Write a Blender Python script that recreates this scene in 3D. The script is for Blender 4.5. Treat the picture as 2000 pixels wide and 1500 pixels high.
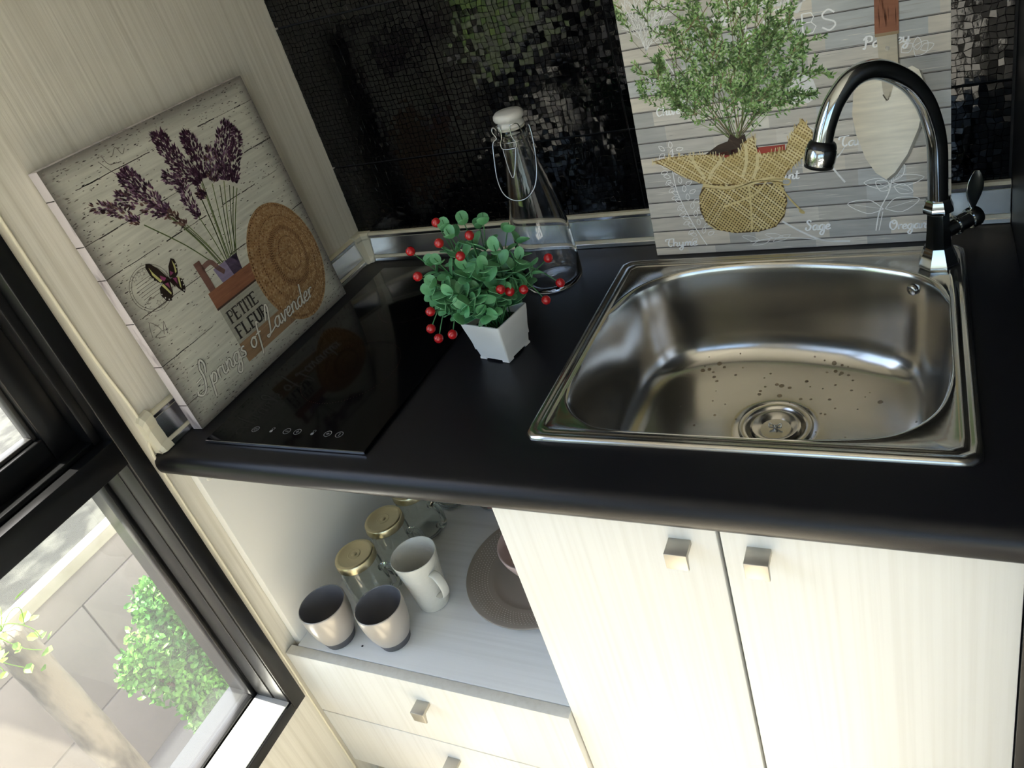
import bpy, bmesh, math, random
import numpy as np
from mathutils import Matrix, Vector
PI=math.pi
C=bpy.context.scene.collection
for o in list(bpy.data.objects): bpy.data.objects.remove(o)
sc=bpy.context.scene
# ------------------------------------------------------------------ camera, world, sun, exposure
cam=bpy.data.cameras.new('camera'); co=bpy.data.objects.new('camera',cam); C.objects.link(co); sc.camera=co
R=((0.89480205,0.36614707,-0.25547134),(-0.01509508,-0.54707326,-0.83694862),(-0.44620783,0.7527597,-0.48399525))
rx,ry,rz=[Vector(r) for r in R]
M=Matrix((rx,-ry,-rz)).transposed().to_4x4(); M.translation=(1.01871588,-1.14443055,0.57644331); co.matrix_world=M
cam.sensor_fit='HORIZONTAL'; cam.sensor_width=36; cam.lens=1526.12/2000*36
cam.shift_x=(1000-1049.52)/2000; cam.shift_y=(626.16-750)/2000
cam.clip_start=.02; cam.clip_end=100
w=bpy.data.worlds.new('world'); sc.world=w; w.use_nodes=True
nt=w.node_tree; bg=nt.nodes['Background']
sky=nt.nodes.new('ShaderNodeTexSky'); sky.sky_type='NISHITA'; sky.sun_disc=False
sky.sun_elevation=math.radians(52); sky.sun_rotation=math.radians(-70); sky.air_density=1.0; sky.dust_density=2.5
nt.links.new(sky.outputs[0],bg.inputs[0]); bg.inputs[1].default_value=0.55
sd=bpy.data.lights.new('sun','SUN'); sd.energy=22.0; sd.angle=math.radians(.6); sd.color=(1,.94,.84)
so=bpy.data.objects.new('sun',sd); C.objects.link(so)
so.rotation_euler=Vector((.44,-.01,-.90)).to_track_quat('-Z','Y').to_euler()
def portal(name,loc,rot,sx,sy):
    l=bpy.data.lights.new(name,'AREA'); l.shape='RECTANGLE'; l.size=sx; l.size_y=sy
    l.cycles.is_portal=True
    o=bpy.data.objects.new(name,l); C.objects.link(o); o.location=loc; o.rotation_euler=rot
portal('window_portal',(-.14,-1.55,.35),(0,-PI/2,0),1.87,1.89)
portal('door_portal',(1.2,-2.85,.185),(PI/2,0,0),1.7,2.13)
sc.view_settings.view_transform='Standard'; sc.view_settings.look='None'
sc.view_settings.gamma=1; sc.view_settings.use_curve_mapping=False
sc.view_settings.exposure=0.45
# ------------------------------------------------------------------ helpers
def lin(c):
    if isinstance(c,str): c=tuple(int(c[i:i+2],16)/255 for i in (1,3,5))
    return tuple((x/12.92 if x<=.04045 else ((x+.055)/1.055)**2.4) for x in c[:3])+(1,)
def mat(name,color,rough=.5,metal=0,spec=.5,coat=0,bump=None,var=None,trans=0,ior=1.45,rvar=None):
    """bump=(scale xyz,strength,distance) ; var=(scale xyz,color2,lo,hi) procedural grain in object space"""
    m=bpy.data.materials.new(name); m.use_nodes=True; n=m.node_tree.nodes; l=m.node_tree.links
    b=n['Principled BSDF']; b.inputs['Base Color'].default_value=lin(color)
    b.inputs['Roughness'].default_value=rough; b.inputs['Metallic'].default_value=metal
    b.inputs['Specular IOR Level'].default_value=spec; b.inputs['Coat Weight'].default_value=coat
    b.inputs['Coat Roughness'].default_value=.05
    b.inputs['Transmission Weight'].default_value=trans; b.inputs['IOR'].default_value=ior
    tc=n.new('ShaderNodeTexCoord')
    def noise(scale,detail=4):
        mp=n.new('ShaderNodeMapping'); mp.inputs['Scale'].default_value=scale
        l.new(tc.outputs['Object'],mp.inputs['Vector'])
        t=n.new('ShaderNodeTexNoise'); t.inputs['Scale'].default_value=1; t.inputs['Detail'].default_value=detail
        l.new(mp.outputs[0],t.inputs['Vector']); return t
    if var:
        t=noise(var[0]); r=n.new('ShaderNodeValToRGB'); r.color_ramp.elements[0].position=var[2]; r.color_ramp.elements[1].position=var[3]
        r.color_ramp.elements[0].color=lin(color); r.color_ramp.elements[1].color=lin(var[1])
        l.new(t.outputs[0],r.inputs[0]); l.new(r.outputs[0],b.inputs['Base Color'])
    if rvar:
        t=noise(rvar[0]); r=n.new('ShaderNodeMapRange'); r.inputs[3].default_value=rvar[1]; r.inputs[4].default_value=rvar[2]
        l.new(t.outputs[0],r.inputs[0]); l.new(r.outputs[0],b.inputs['Roughness'])
    if bump:
        t=noise(bump[0],6); bp=n.new('ShaderNodeBump'); bp.inputs['Strength'].default_value=bump[1]; bp.inputs['Distance'].default_value=bump[2]
        l.new(t.outputs[0],bp.inputs['Height']); l.new(bp.outputs[0],b.inputs['Normal'])
    return m
def mesh(name,vs,fs,m=None,smooth=False,sharp=None):
    me=bpy.data.meshes.new(name); me.from_pydata([tuple(v) for v in vs],[],fs); me.validate(); me.update()
    if m: me.materials.append(m)
    if smooth:
        me.polygons.foreach_set('use_smooth',[True]*len(me.polygons))
        if sharp: me.set_sharp_from_angle(angle=math.radians(sharp))
    return me
def link(name,me,parent=None,loc=None):
    o=bpy.data.objects.new(name,me); C.objects.link(o)
    if parent is not None: o.parent=parent
    if loc is not None: o.location=loc
    return o
def tag(o,label,cat,group=None,kind=None):
    if label: o['label']=label
    if cat: o['category']=cat
    if group: o['group']=group
    if kind: o['kind']=kind
    return o
def empty(name,loc,label=None,cat=None,group=None,rz=0):
    o=bpy.data.objects.new(name,None); C.objects.link(o); o.location=loc; o.rotation_euler[2]=rz; o.empty_display_size=.02
    return tag(o,label,cat,group)
class G:
    def __init__(s): s.v=[]; s.f=[]
    def add(s,vs,fs):
        b=len(s.v); s.v+= [tuple(v) for v in vs]; s.f+=[tuple(b+i for i in f) for f in fs]; return s
    def box(s,x0,x1,y0,y1,z0,z1,mx=None):
        vs=[Vector((x,y,z)) for z in (z0,z1) for y in (y0,y1) for x in (x0,x1)]
        if mx: vs=[mx@v for v in vs]
        return s.add(vs,[(0,2,3,1),(4,5,7,6),(0,1,5,4),(2,6,7,3),(0,4,6,2),(1,3,7,5)])
    def loft(s,rings,closed=True,cap0=False,cap1=False):
        n=len(rings[0]); vs=[p for r in rings for p in r]; fs=[]
        for i in range(len(rings)-1):
            for j in range(n if closed else n-1):
                k=(j+1)%n; fs.append((i*n+j,i*n+k,(i+1)*n+k,(i+1)*n+j))
        if cap0: fs.append(tuple(range(n))[::-1])
        if cap1: fs.append(tuple((len(rings)-1)*n+j for j in range(n)))
        return s.add(vs,fs)
    def lathe(s,prof,seg=48,ctr=(0,0),mx=None,cap0=False,cap1=False):
        rings=[[Vector((ctr[0]+r*math.cos(2*PI*j/seg),ctr[1]+r*math.sin(2*PI*j/seg),z)) for j in range(seg)] for r,z in prof]
        if mx: rings=[[mx@v for v in r] for r in rings]
        return s.loft(rings,True,cap0,cap1)
    def tube(s,pts,r,seg=10,closed=False,caps=True):
        pts=[Vector(p) for p in pts]; n=len(pts); rings=[]
        rad=r if isinstance(r,(list,tuple)) else [r]*n
        up=None
        for i,p in enumerate(pts):
            a=pts[(i-1)%n] if (closed or i>0) else p; b=pts[(i+1)%n] if (closed or i<n-1) else p
            t=(b-a).normalized()
            if up is None: up=Vector((0,0,1)) if abs(t.z)<.9 else Vector((1,0,0))
            u=(up-t*up.dot(t)).normalized(); up=u; q=t.cross(u)
            rings.append([p+(u*math.cos(2*PI*j/seg)+q*math.sin(2*PI*j/seg))*rad[i] for j in range(seg)])
        if closed: rings.append(rings[0])
        return s.loft(rings,True,caps and not closed,caps and not closed)
    def obj(s,name,m,parent=None,loc=None,smooth=False,sharp=None,bevel=0):
        me=mesh(name,s.v,s.f,m,smooth,sharp); 
        if bevel:
            bm=bmesh.new(); bm.from_mesh(me); bmesh.ops.recalc_face_normals(bm,faces=bm.faces)
            bmesh.ops.bevel(bm,geom=[e for e in bm.edges if len(e.link_faces)==2 and e.calc_face_angle(0)>.5],offset=bevel,segments=2,profile=.5,affect='EDGES')
            bm.to_mesh(me); bm.free(); me.polygons.foreach_set('use_smooth',[True]*len(me.polygons)); me.set_sharp_from_angle(angle=math.radians(45))
        return link(name,me,parent,loc)
def smoothpts(pts,n=8,closed=False):
    P=[Vector(p) for p in pts]; out=[]; N=len(P)
    for i in range(N if closed else N-1):
        g=lambda k: P[k%N] if closed else P[min(max(k,0),N-1)]
        a,b,c,d=g(i-1),g(i),g(i+1),g(i+2)
        for k in range(n):
            t=k/n; out.append(.5*((2*b)+(c-a)*t+(2*a-5*b+4*c-d)*t*t+(3*b-a-3*c+d)*t**3))
    if not closed: out.append(P[-1])
    return out
# ------------------------------------------------------------------ materials
M_wall=mat('cream_grained_panel','#dcd8cc',.6,var=((110,110,2.0),'#c9c4b6',.42,.72),bump=((140,140,3),.35,.002))
M_plain=mat('white_paint','#e8e6df',.7)
M_cab=mat('white_grained_laminate','#e4e2db',.45,var=((130,130,1.6),'#dbd8cf',.45,.8),bump=((120,120,2.5),.25,.0012))
M_cabf=mat('white_shelf_laminate','#ecedee',.42,var=((1.6,90,40),'#e2e3e3',.45,.75),bump=((2,130,60),.2,.001))
M_cabi=mat('white_niche_laminate','#efede6',.5,bump=((120,120,2.5),.15,.001))
M_edge=mat('cream_edge_band','#ddd6bf',.5)
M_top=mat('black_speckled_laminate','#121216',.36,spec=.42,bump=((900,900,900),.18,.0006))
M_tile=mat('black_glazed_ceramic','#050506',.04,spec=.55,bump=((120,120,120),.12,.0006))
M_grout=mat('dark_grout','#39393a',.8)
M_alu=mat('brushed_aluminium','#c6c8cb',.22,1,bump=((2,400,400),.05,.0003))
M_pvc=mat('ivory_plastic','#cfcab6',.4)
M_steel=mat('brushed_stainless_steel','#c2c0bb',.2,1,bump=((6,300,300),.03,.0004),rvar=((9,60,60),.15,.27))
M_chrome=mat('chrome','#b9bec0',.05,1)
M_blackp=mat('black_rubber','#0c0c0d',.35)
M_frame=mat('black_window_aluminium','#101011',.28,spec=.5,bump=((60,60,60),.05,.001))
M_frin=mat('dark_grey_window_track','#2b2a29',.4)
M_hob=mat('black_ceramic_glass','#060607',.09,spec=.18)
M_hobprint=mat('grey_hob_print','#8d8d8d',.4)
M_white=mat('white_pot_plastic','#dfe0e0',.35,bump=((30,30,30),.05,.002))
M_leaf=mat('green_plastic_leaf','#4a8c58',.40,var=((60,60,60),'#7bb487',.35,.7))
M_stem=mat('green_plastic_stem','#356b3c',.5)
M_berry=mat('red_glossy_berry','#a5161c',.18,coat=.5)
M_soil=mat('dark_soil','#1e1713',.9)
M_glass=mat('clear_glass','#ffffff',0.0,trans=1,ior=1.45)
M_ceramic=mat('grey_white_ceramic','#cfccc6',.25)
M_wire=mat('steel_wire','#b8b8b8',.18,1)
M_gold=mat('gold_tin_lid','#cdc3a0',.3,1,bump=((3,3,3),.05,.002))
M_mugout=mat('silver_grey_glaze','#b3ada6',.30,metal=.2)
M_mugin=mat('blue_grey_glaze','#77777d',.3)
M_mugbase=mat('dark_grey_clay','#57575b',.6)
M_mugw=mat('white_porcelain','#dcdbd2',.22)
M_plate=mat('taupe_stoneware','#988f85',.45)
M_plated=mat('pale_taupe_dots','#cfc8be',.5)
M_pink=mat('pink_stoneware','#cdb4ae',.4)
M_knob=mat('satin_nickel','#b9b4a9',.42,.75)
M_black=mat('black_panel','#08080a',.4)
M_floor=mat('pale_wood_floor','#e6dccb',.4,var=((3,40,40),'#d9cdb8',.35,.7))
M_conc=mat('grey_garden_concrete','#8d8582',.85,var=((5,5,5),'#7d7673',.35,.75),bump=((50,50,50),.3,.004))
M_cap=mat('pale_cap_stone','#b4aea2',.8,var=((9,9,9),'#9b9486',.4,.8))
M_moss=mat('mossy_dark_concrete','#24241f',.9,var=((14,14,14),'#45453e',.45,.62),bump=((30,30,30),.5,.01))
M_bark=mat('weathered_post_concrete','#7d7567',.9,var=((22,22,8),'#4a443a',.45,.65),bump=((40,40,15),.8,.01))
M_bush=mat('bush_leaf','#2f6b22',.5,var=((20,20,20),'#5f9a38',.4,.65))
M_vine=mat('pale_vine_leaf','#6f9a2c',.5)
M_tree=mat('sunlit_hedge_leaf','#7fa838',.5,var=((5,5,5),'#c2d95a',.4,.65))
M_wood=mat('bush_bark','#5a4632',.9)
def thin_glass(name,tint,haze):
    m=bpy.data.materials.new(name); m.use_nodes=True; n=m.node_tree.nodes; l=m.node_tree.links; n.clear()
    out=n.new('ShaderNodeOutputMaterial'); tr=n.new('ShaderNodeBsdfTransparent'); tr.inputs[0].default_value=lin(tint)
    gl=n.new('ShaderNodeBsdfGlossy'); gl.inputs['Roughness'].default_value=.01
    lw=n.new('ShaderNodeLayerWeight'); lw.inputs[0].default_value=.5
    pw=n.new('ShaderNodeMath'); pw.operation='POWER'; l.new(lw.outputs['Facing'],pw.inputs[0]); pw.inputs[1].default_value=5
    fr=n.new('ShaderNodeMath'); fr.operation='MULTIPLY_ADD'; l.new(pw.outputs[0],fr.inputs[0]); fr.inputs[1].default_value=.9; fr.inputs[2].default_value=.04
    mx=n.new('ShaderNodeMixShader'); l.new(fr.outputs[0],mx.inputs[0]); l.new(tr.outputs[0],mx.inputs[1]); l.new(gl.outputs[0],mx.inputs[2])
    df=n.new('ShaderNodeBsdfTranslucent'); df.inputs[0].default_value=(.9,.9,.9,1)
    m2=n.new('ShaderNodeMixShader'); m2.inputs[0].default_value=haze; l.new(mx.outputs[0],m2.inputs[1]); l.new(df.outputs[0],m2.inputs[2])
    l.new(m2.outputs[0],out.inputs[0]); return m
M_pane=thin_glass('glare_haze_window_glass','#fbfdfc',.022)  # small white translucent mix paints the glare haze over the outside view
def print_mat(name,gs,rough=.55,glo=.80,ghi=1.06):
    m=bpy.data.materials.new(name); m.use_nodes=True; n=m.node_tree.nodes; l=m.node_tree.links; b=n['Principled BSDF']
    b.inputs['Roughness'].default_value=rough; b.inputs['Specular IOR Level'].default_value=.3
    a=n.new('ShaderNodeVertexColor'); a.layer_name='ink'
    tc=n.new('ShaderNodeTexCoord'); mp=n.new('ShaderNodeMapping'); mp.inputs['Scale'].default_value=gs
    t=n.new('ShaderNodeTexNoise'); t.inputs['Scale'].default_value=1; t.inputs['Detail'].default_value=6
    r=n.new('ShaderNodeMapRange'); r.inputs[1].default_value=.3; r.inputs[2].default_value=.7; r.inputs[3].default_value=glo; r.inputs[4].default_value=ghi
    mu=n.new('ShaderNodeVectorMath'); mu.operation='SCALE'
    l.new(tc.outputs['Object'],mp.inputs[0]); l.new(mp.outputs[0],t.inputs[0]); l.new(t.outputs[0],r.inputs[0])
    l.new(a.outputs[0],mu.inputs[0]); l.new(r.outputs[0],mu.inputs['Scale']); l.new(mu.outputs[0],b.inputs['Base Color'])
    return m
M_print=print_mat('printed_canvas',(8,60,140))
# ------------------------------------------------------------------ room shell
FZ=-.88; CZ=1.55; RX=2.2; BY=-2.7
WY0,WY1,WZ0,WZ1=-.606,-2.5,-.568,1.30
def struct(o,label=None): o['kind']='structure'; 
G().box(-.16,RX+.1,BY-.1,.12,FZ-.06,FZ).obj('floor',M_floor)['kind']='structure'
G().box(-.16,RX+.1,BY-.1,.12,CZ,CZ+.06).obj('ceiling',M_plain)['kind']='structure'
g=G(); g.box(-.16,0,WY0,.12,FZ,CZ); g.box(-.16,0,WY1,WY0,FZ,WZ0); g.box(-.16,0,WY1,WY0,WZ1,CZ); g.box(-.16,0,BY-.1,WY1,FZ,CZ)
wl=g.obj('wall_left',M_wall); wl['kind']='structure'
G().box(1.2,RX,.006,.010,FZ,CZ).obj('wall_rear_right',M_plain)['kind']='structure'
wb=G().box(0,RX+.1,.010,.12,FZ,CZ).obj('wall_back',M_grout); wb['kind']='structure'
wr=G().box(1.125,1.2,-.66,.006,FZ,CZ).obj('wall_right',M_black); wr['kind']='structure'
G().box(RX,RX+.1,BY,.008,FZ,CZ).obj('wall_far_right',M_plain)['kind']='structure'
g=G(); DX0,DX1,DZ1=.35,2.05,1.25
g.box(0,DX0,BY-.1,BY,FZ,CZ); g.box(DX1,RX,BY-.1,BY,FZ,CZ); g.box(DX0,DX1,BY-.1,BY,DZ1,CZ)
g.obj('wall_front',M_plain)['kind']='structure'
# glazed door behind the camera
d=empty('door_1',(DX0,BY-.05,FZ)); d['kind']='structure'
W=DX1-DX0; H=DZ1-FZ
g=G(); g.box(0,.06,-.025,.025,0,H); g.box(W-.06,W,-.025,.025,0,H); g.box(.06,W-.06,-.025,.025,0,.1); g.box(.06,W-.06,-.025,.025,H-.06,H); g.box(W/2-.03,W/2+.03,-.025,.025,.1,H-.06)
g.obj('door_frame',M_frame,d,bevel=.002)
for a,b in ((.06,W/2-.03),(W/2+.03,W-.06)): G().box(a,b,-.003,.003,.1,H-.06).obj('pane',M_pane,d)
g=G(); g.tube([(W/2-.045,.03,.9),(W/2-.045,.06,.9),(W/2-.045,.06,1.1),(W/2-.045,.03,1.1)],.008,8); g.obj('door_handle',M_knob,d,smooth=True)
# cream ridge of caulk and corner trim on the left wall
g=G(); pts=smoothpts([(.001,-.596,CZ-.01),(.001,-.5945,.5),(.001,-.592,.2),(.001,-.585,.08),(.001,-.588,.03),(.001,-.597,-.02),(.001,-.598,-.3),(.001,-.600,-.6),(.001,-.600,FZ+.01)],8)
g.tube(pts,.0022,8); g.obj('trim_1',M_edge,smooth=True)['kind']='structure'
# ---- window
win=empty('window_1',(0,WY0,WZ0)); win['kind']='structure'
def wbox(g,x0,x1,y0,y1,z0,z1): return g.box(x0,x1,-(y1),-(y0),z0,z1)      # y measured away from the jamb edge
WW=WY0-WY1; WH=WZ1-WZ0; FW=.028; MZ0=.586; MZ1=.630
def fr(name,m,*boxes,bevel=.0015):
    g=G()
    for b in boxes: wbox(g,*b)
    return g.obj(name,m,win,bevel=bevel)
fr('outer_frame',M_frame,(-.15,.004,0,FW,0,WH),(-.15,.004,WW-FW,WW,0,WH),(-.15,.004,FW,WW-FW,0,.022),(-.15,.004,FW,WW-FW,WH-FW,WH))
fr('transom',M_frame,(-.15,.004,FW,WW-FW,MZ0,MZ1))
fr('mullion',M_frame,(-.15,.004,.95,.99,.022,MZ0),(-.15,.004,.95,.99,MZ1,WH-FW))
fr('jamb_track',M_frin,(-.074,-.036,FW,FW+.002,.022,MZ0),(-.033,.0,FW,FW+.0012,.022,MZ0))
for a,b in ((FW,.95),(.99,WW-FW)):
    fr('glazing_bead',M_frame,(-.100,-.078,a,a+.009,.022,MZ0),(-.100,-.078,b-.009,b,.022,MZ0),(-.100,-.078,a+.009,b-.009,MZ0-.012,MZ0),(-.100,-.078,a+.009,b-.009,.022,.031))
    G().box(-.091,-.087,-(b-.006),-(a+.006),.028,MZ0-.008).obj('pane',M_pane,win)
    # upper opening sash, set back in the frame
    s=fr('sash',M_frame,(-.085,-.045,a+.004,a+.052,MZ1+.004,WH-FW-.004),(-.085,-.045,b-.052,b-.004,MZ1+.004,WH-FW-.004),(-.085,-.045,a+.052,b-.052,MZ1+.004,MZ1+.044),(-.085,-.045,a+.052,b-.052,WH-FW-.048,WH-FW-.004),bevel=.002)
    fr('sash_stop',M_frame,(-.045,-.018,a,a+.014,MZ1,WH-FW),(-.045,-.018,b-.014,b,MZ1,WH-FW),(-.045,-.018,a+.014,b-.014,MZ1,MZ1+.008),(-.045,-.018,a+.014,b-.014,WH-FW-.01,WH-FW))
    fr('sash_bead',M_frin,(-.075,-.055,a+.052,a+.058,MZ1+.044,WH-FW-.048),(-.075,-.055,b-.058,b-.052,MZ1+.044,WH-FW-.048),(-.075,-.055,a+.058,b-.058,MZ1+.044,MZ1+.050),(-.075,-.055,a+.058,b-.058,WH-FW-.054,WH-FW-.048))
    G().box(-.067,-.063,-(b-.056),-(a+.056),MZ1+.048,WH-FW-.052).obj('pane',M_pane,win)
fr('sill',mat('sun_toned_sill_aluminium','#d0d0cc',.35,.3),(-.076,.0,FW,WW-FW,.022,.025))  # pale tone paints the sunlight lying on the black frame's sill
# ---- tiles: raised mosaic relief is real geometry on each tile
rnd=random.Random(5)
def tile_mesh(w,h,name):
    nx=max(2,round(w/.0091)); nz=max(2,round(h/.0091)); vs=[];fs=[]
    T=.0072
    # slab
    vs+= [(0,0,0),(w,0,0),(w,0,h),(0,0,h),(0,-.0045,0),(w,-.0045,0),(w,-.0045,h),(0,-.0045,h)]
    fs+= [(0,1,5,4),(1,2,6,5),(2,3,7,6),(3,0,4,7),(4,5,6,7)]
    gx=[[0]*(nz+1) for _ in range(nx+1)]
    for i in range(nx+1):
        for k in range(nz+1):
            jx=0 if i in(0,nx) else rnd.uniform(-.0022,.0022); jz=0 if k in(0,nz) else rnd.uniform(-.0022,.0022)
            gx[i][k]=(w*i/nx+jx,h*k/nz+jz)
    for i in range(nx):
        for k in range(nz):
            q=[gx[i][k],gx[i+1][k],gx[i+1][k+1],gx[i][k+1]]
            cx=sum(a[0] for a in q)/4; cz=sum(a[1] for a in q)/4
            ang=rnd.uniform(-.12,.12)
            tx,tz=rnd.gauss(0,.020),rnd.gauss(0,.020); hh=T-rnd.uniform(0,.0006)
            b=len(vs)
            for s,y in ((.96,.0045),(.925,None),(.87,None)):
                for a in q:
                    dx,dz=(a[0]-cx)*s,(a[1]-cz)*s
                    if s<.9: dx,dz=dx*math.cos(ang)-dz*math.sin(ang),dx*math.sin(ang)+dz*math.cos(ang)
                    yy=.0045 if y else hh-(.00025 if s>.9 else 0)+dx*tx+dz*tz
                    vs.append((cx+dx,-yy,cz+dz))
            for r in range(2):
                for j in range(4):
                    jj=(j+1)%4; fs.append((b+4*r+j,b+4*r+jj,b+4*r+4+jj,b+4*r+4+j))
            fs.append((b+8,b+9,b+10,b+11))
    me=mesh(name,vs,fs,M_tile,True,60)
    for p_ in me.polygons:
        if p_.index>=5 and (p_.index-5)%9==8: p_.use_smooth=False
    return me
GR=.0030
xs=[0.0015,.3015,.603,.9045,1.1245]; zs=[-.0665,.1965,.4595,.7225,.9855,1.2485]
full=tile_mesh(.3015-GR,.263-GR,'wall_tile'); narrow=tile_mesh(xs[4]-xs[3]-GR,.263-GR,'wall_tile_cut')
low=tile_mesh(.3015-GR,.1965-.03-GR,'wall_tile_low'); lown=tile_mesh(xs[4]-xs[3]-GR,.1965-.03-GR,'wall_tile_low_cut')
for i in range(4):
    for k in range(5):
        me=(lown if i==3 else low) if k==0 else (narrow if i==3 else full)
        link('wall_tile',me,wb,(xs[i],.0078,.03 if k==0 else zs[k]))
# ---- aluminium upstand (back and left)
def upstand(name,along,L,start,label):
    # profile (depth d, height z)
    prof=[(0,.058),(.007,.058),(.011,.0545),(.0112,.050),(.0088,.0475),(.0088,.0135),(.0156,.0128),(.0175,.006),(.0185,.0008),(0,.0008)]
    o=empty(name,start,label,'trim')
    def sweep(pr,nm,m,a,b):
        g=G()
        rings=[]
        for t in (a,b):
            rings.append([Vector((t,-d_,z)) if along=='x' else Vector((d_,-t,z)) for d_,z in pr])
        g.loft(rings,True,True,True); bm_o=g.obj(nm,m,o)
        return bm_o
    sweep(prof,'profile_rail',M_pvc,.026,L)
    sweep([(.0089,.0472),(.0098,.0472),(.0152,.0138),(.0089,.0138)],'metal_band',M_alu,.030,L-.0005)
    sweep([(.0112,.0545),(.012,.054),(.0118,.0495),(.011,.050)],'top_lip',M_alu,.030,L-.0005)
    sweep([(.0135,.0118),(.0182,.0064),(.0192,.0010),(.0186,.001),(.0176,.006),(.0131,.0113)],'bottom_lip',M_alu,.030,L-.0005)
    return o
upstand('worktop_upstand','x',1.124,(0,.0,0),'brushed aluminium upstand strip along the black tiled back wall')
up2=upstand('worktop_upstand.001','y',.572,(0.0,0,0),'aluminium upstand strip on the cream left wall behind the lavender picture')
g=G(); a=.031
cp=[(0,.060),(.009,.060),(.0135,.056),(.014,.050),(.0125,.046),(.0165,.014),(.0195,.010),(.022,.001),(0,.001)]
rings=[[Vector((a,-d_,z)) for d_,z in cp],[Vector((d_+.0,-d_,z)) if True else 0 for d_,z in cp],[Vector((d_,-a,z)) for d_,z in cp]]
rings[1]=[Vector((max(d_,.0)*1.0+.004*(d_>0),-d_-.004*(d_>0),z)) for d_,z in cp]
g.loft(rings,True,True,True)
tag(g.obj('upstand_corner',M_pvc),'ivory plastic inside corner piece where the two aluminium upstands meet','trim')
g=G()
ep=[(0,.066),(.006,.064),(.012,.058),(.013,.048),(.0115,.040),(.015,.014),(.0185,.008),(.021,.0012),(0,.0012)]
g.loft([[Vector((d_,-.571,z)) for d_,z in ep],[Vector((d_*1.02,-.586,z*1.0 if z<.005 else z-.002)) for d_,z in ep],[Vector((d_*.8,-.592,.0012 if z<.005 else z-.008)) for d_,z in ep]],True,True,True)
tag(g.obj('upstand_end_cap',M_pvc),'ivory plastic end cap of the left upstand beside the window frame','trim')
# ------------------------------------------------------------------ worktop
SX0,SX1,SY0,SY1=.590,1.054,-.504,-.091
wt=empty('worktop',(0,0,0),'long black laminate worktop with rounded front edge','worktop')
g=G(); XR=1.1245; X0=.0008; TH=-.040
prof=[(SY0,0),(-.583,0),(-.5885,-.0007),(-.5935,-.0025),(-.5975,-.0058),(-.6005,-.0105),(-.602,-.016),(-.602,-.023),(-.6005,-.029),(-.5965,-.0345),(-.591,-.0385),(-.585,-.0398),(SY0,TH)]
g.loft([[Vector((x,y,z)) for y,z in prof] for x in (X0,XR)],True,True,True)
g.box(X0,SX0,SY0,-.0005,TH,0); g.box(SX1,XR,SY0,-.0005,TH,0); g.box(SX0,SX1,SY1,-.0005,TH,0)
g.obj('worktop_slab',M_top,wt,smooth=True,sharp=30)
# ------------------------------------------------------------------ induction hob
hob=empty('induction_hob',(.078,-.561,.0004),'flat black glass cooktop with touch controls beside the lavender picture','cooktop')
g=G().box(0,.290,0,.503,0,.0052); g.obj('glass_top',M_hob,hob,bevel=.0012)
g=G().box(.012,.278,.012,.49,-.035,-.0002)
g=G(); g.box(.0005,.2895,-.0012,0,.001,.0046); g.obj('front_trim',M_alu,hob)
ZP=.0054
def ring2(g,cx,cy,r,wd,a0=0,a1=2*PI,n=24,z=ZP,asp=1):
    rs=[]
    for k in range(n+1):
        a=a0+(a1-a0)*k/n; rs.append([Vector((cx+(r-wd/2)*math.cos(a),cy+asp*(r-wd/2)*math.sin(a),z)),Vector((cx+(r+wd/2)*math.cos(a),cy+asp*(r+wd/2)*math.sin(a),z))])
    g.loft(rs,closed=False)
def seg2(g,x0,y0,x1,y1,wd,z=ZP):
    d=Vector((x1-x0,y1-y0,0)).normalized(); n=Vector((-d.y,d.x,0))*wd/2
    a=Vector((x0,y0,z));b=Vector((x1,y1,z)); g.add([a-n,b-n,b+n,a+n],[(0,1,2,3)])
IY=.0283
for i,ix in enumerate((.153,.2127,.2323,.2867,.3068)):
    g=G(); x=ix-.078; ring2(g,x,IY,.0056,.0008)
    if i==0: ring2(g,x,IY,.0026,.0006,-4.1,1.0,14); seg2(g,x,IY,x,IY+.003,.0007)
    elif i in (1,): seg2(g,x-.003,IY,x+.003,IY,.0008)
    elif i==2: seg2(g,x-.003,IY,x+.003,IY,.0008); seg2(g,x,IY-.003,x,IY+.003,.0008)
    elif i==3: seg2(g,x-.003,IY,x+.003,IY,.0008); ring2(g,x,IY,.0016,.0006,n=10)
    else: seg2(g,x,IY-.003,x,IY+.003,.0008); seg2(g,x-.001,IY+.002,x,IY+.003,.0006)
    g.obj('touch_button',M_hobprint,hob)
for ix in (.1845,.2603):
    g=G(); x=ix-.078; ring2(g,x,IY-.002,.0013,.0026,n=10); ring2(g,x+.0005,IY+.0035,.0022,.0006,n=12); g.obj('zone_mark',M_hobprint,hob)
M_dot=mat('faint_red_dot','#4a1512',.4)
for cx_,cy_,r_ in ((.150,.171,.080),(.150,.366,.062)):
    g=G()
    for k in range(110):
        a=2*PI*k/110; x=cx_+r_*math.cos(a); y=cy_+r_*math.sin(a); ring2(g,x,y,.0003,.0006,n=4)
    g.obj('cooking_zone_ring',M_dot,hob)
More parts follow.
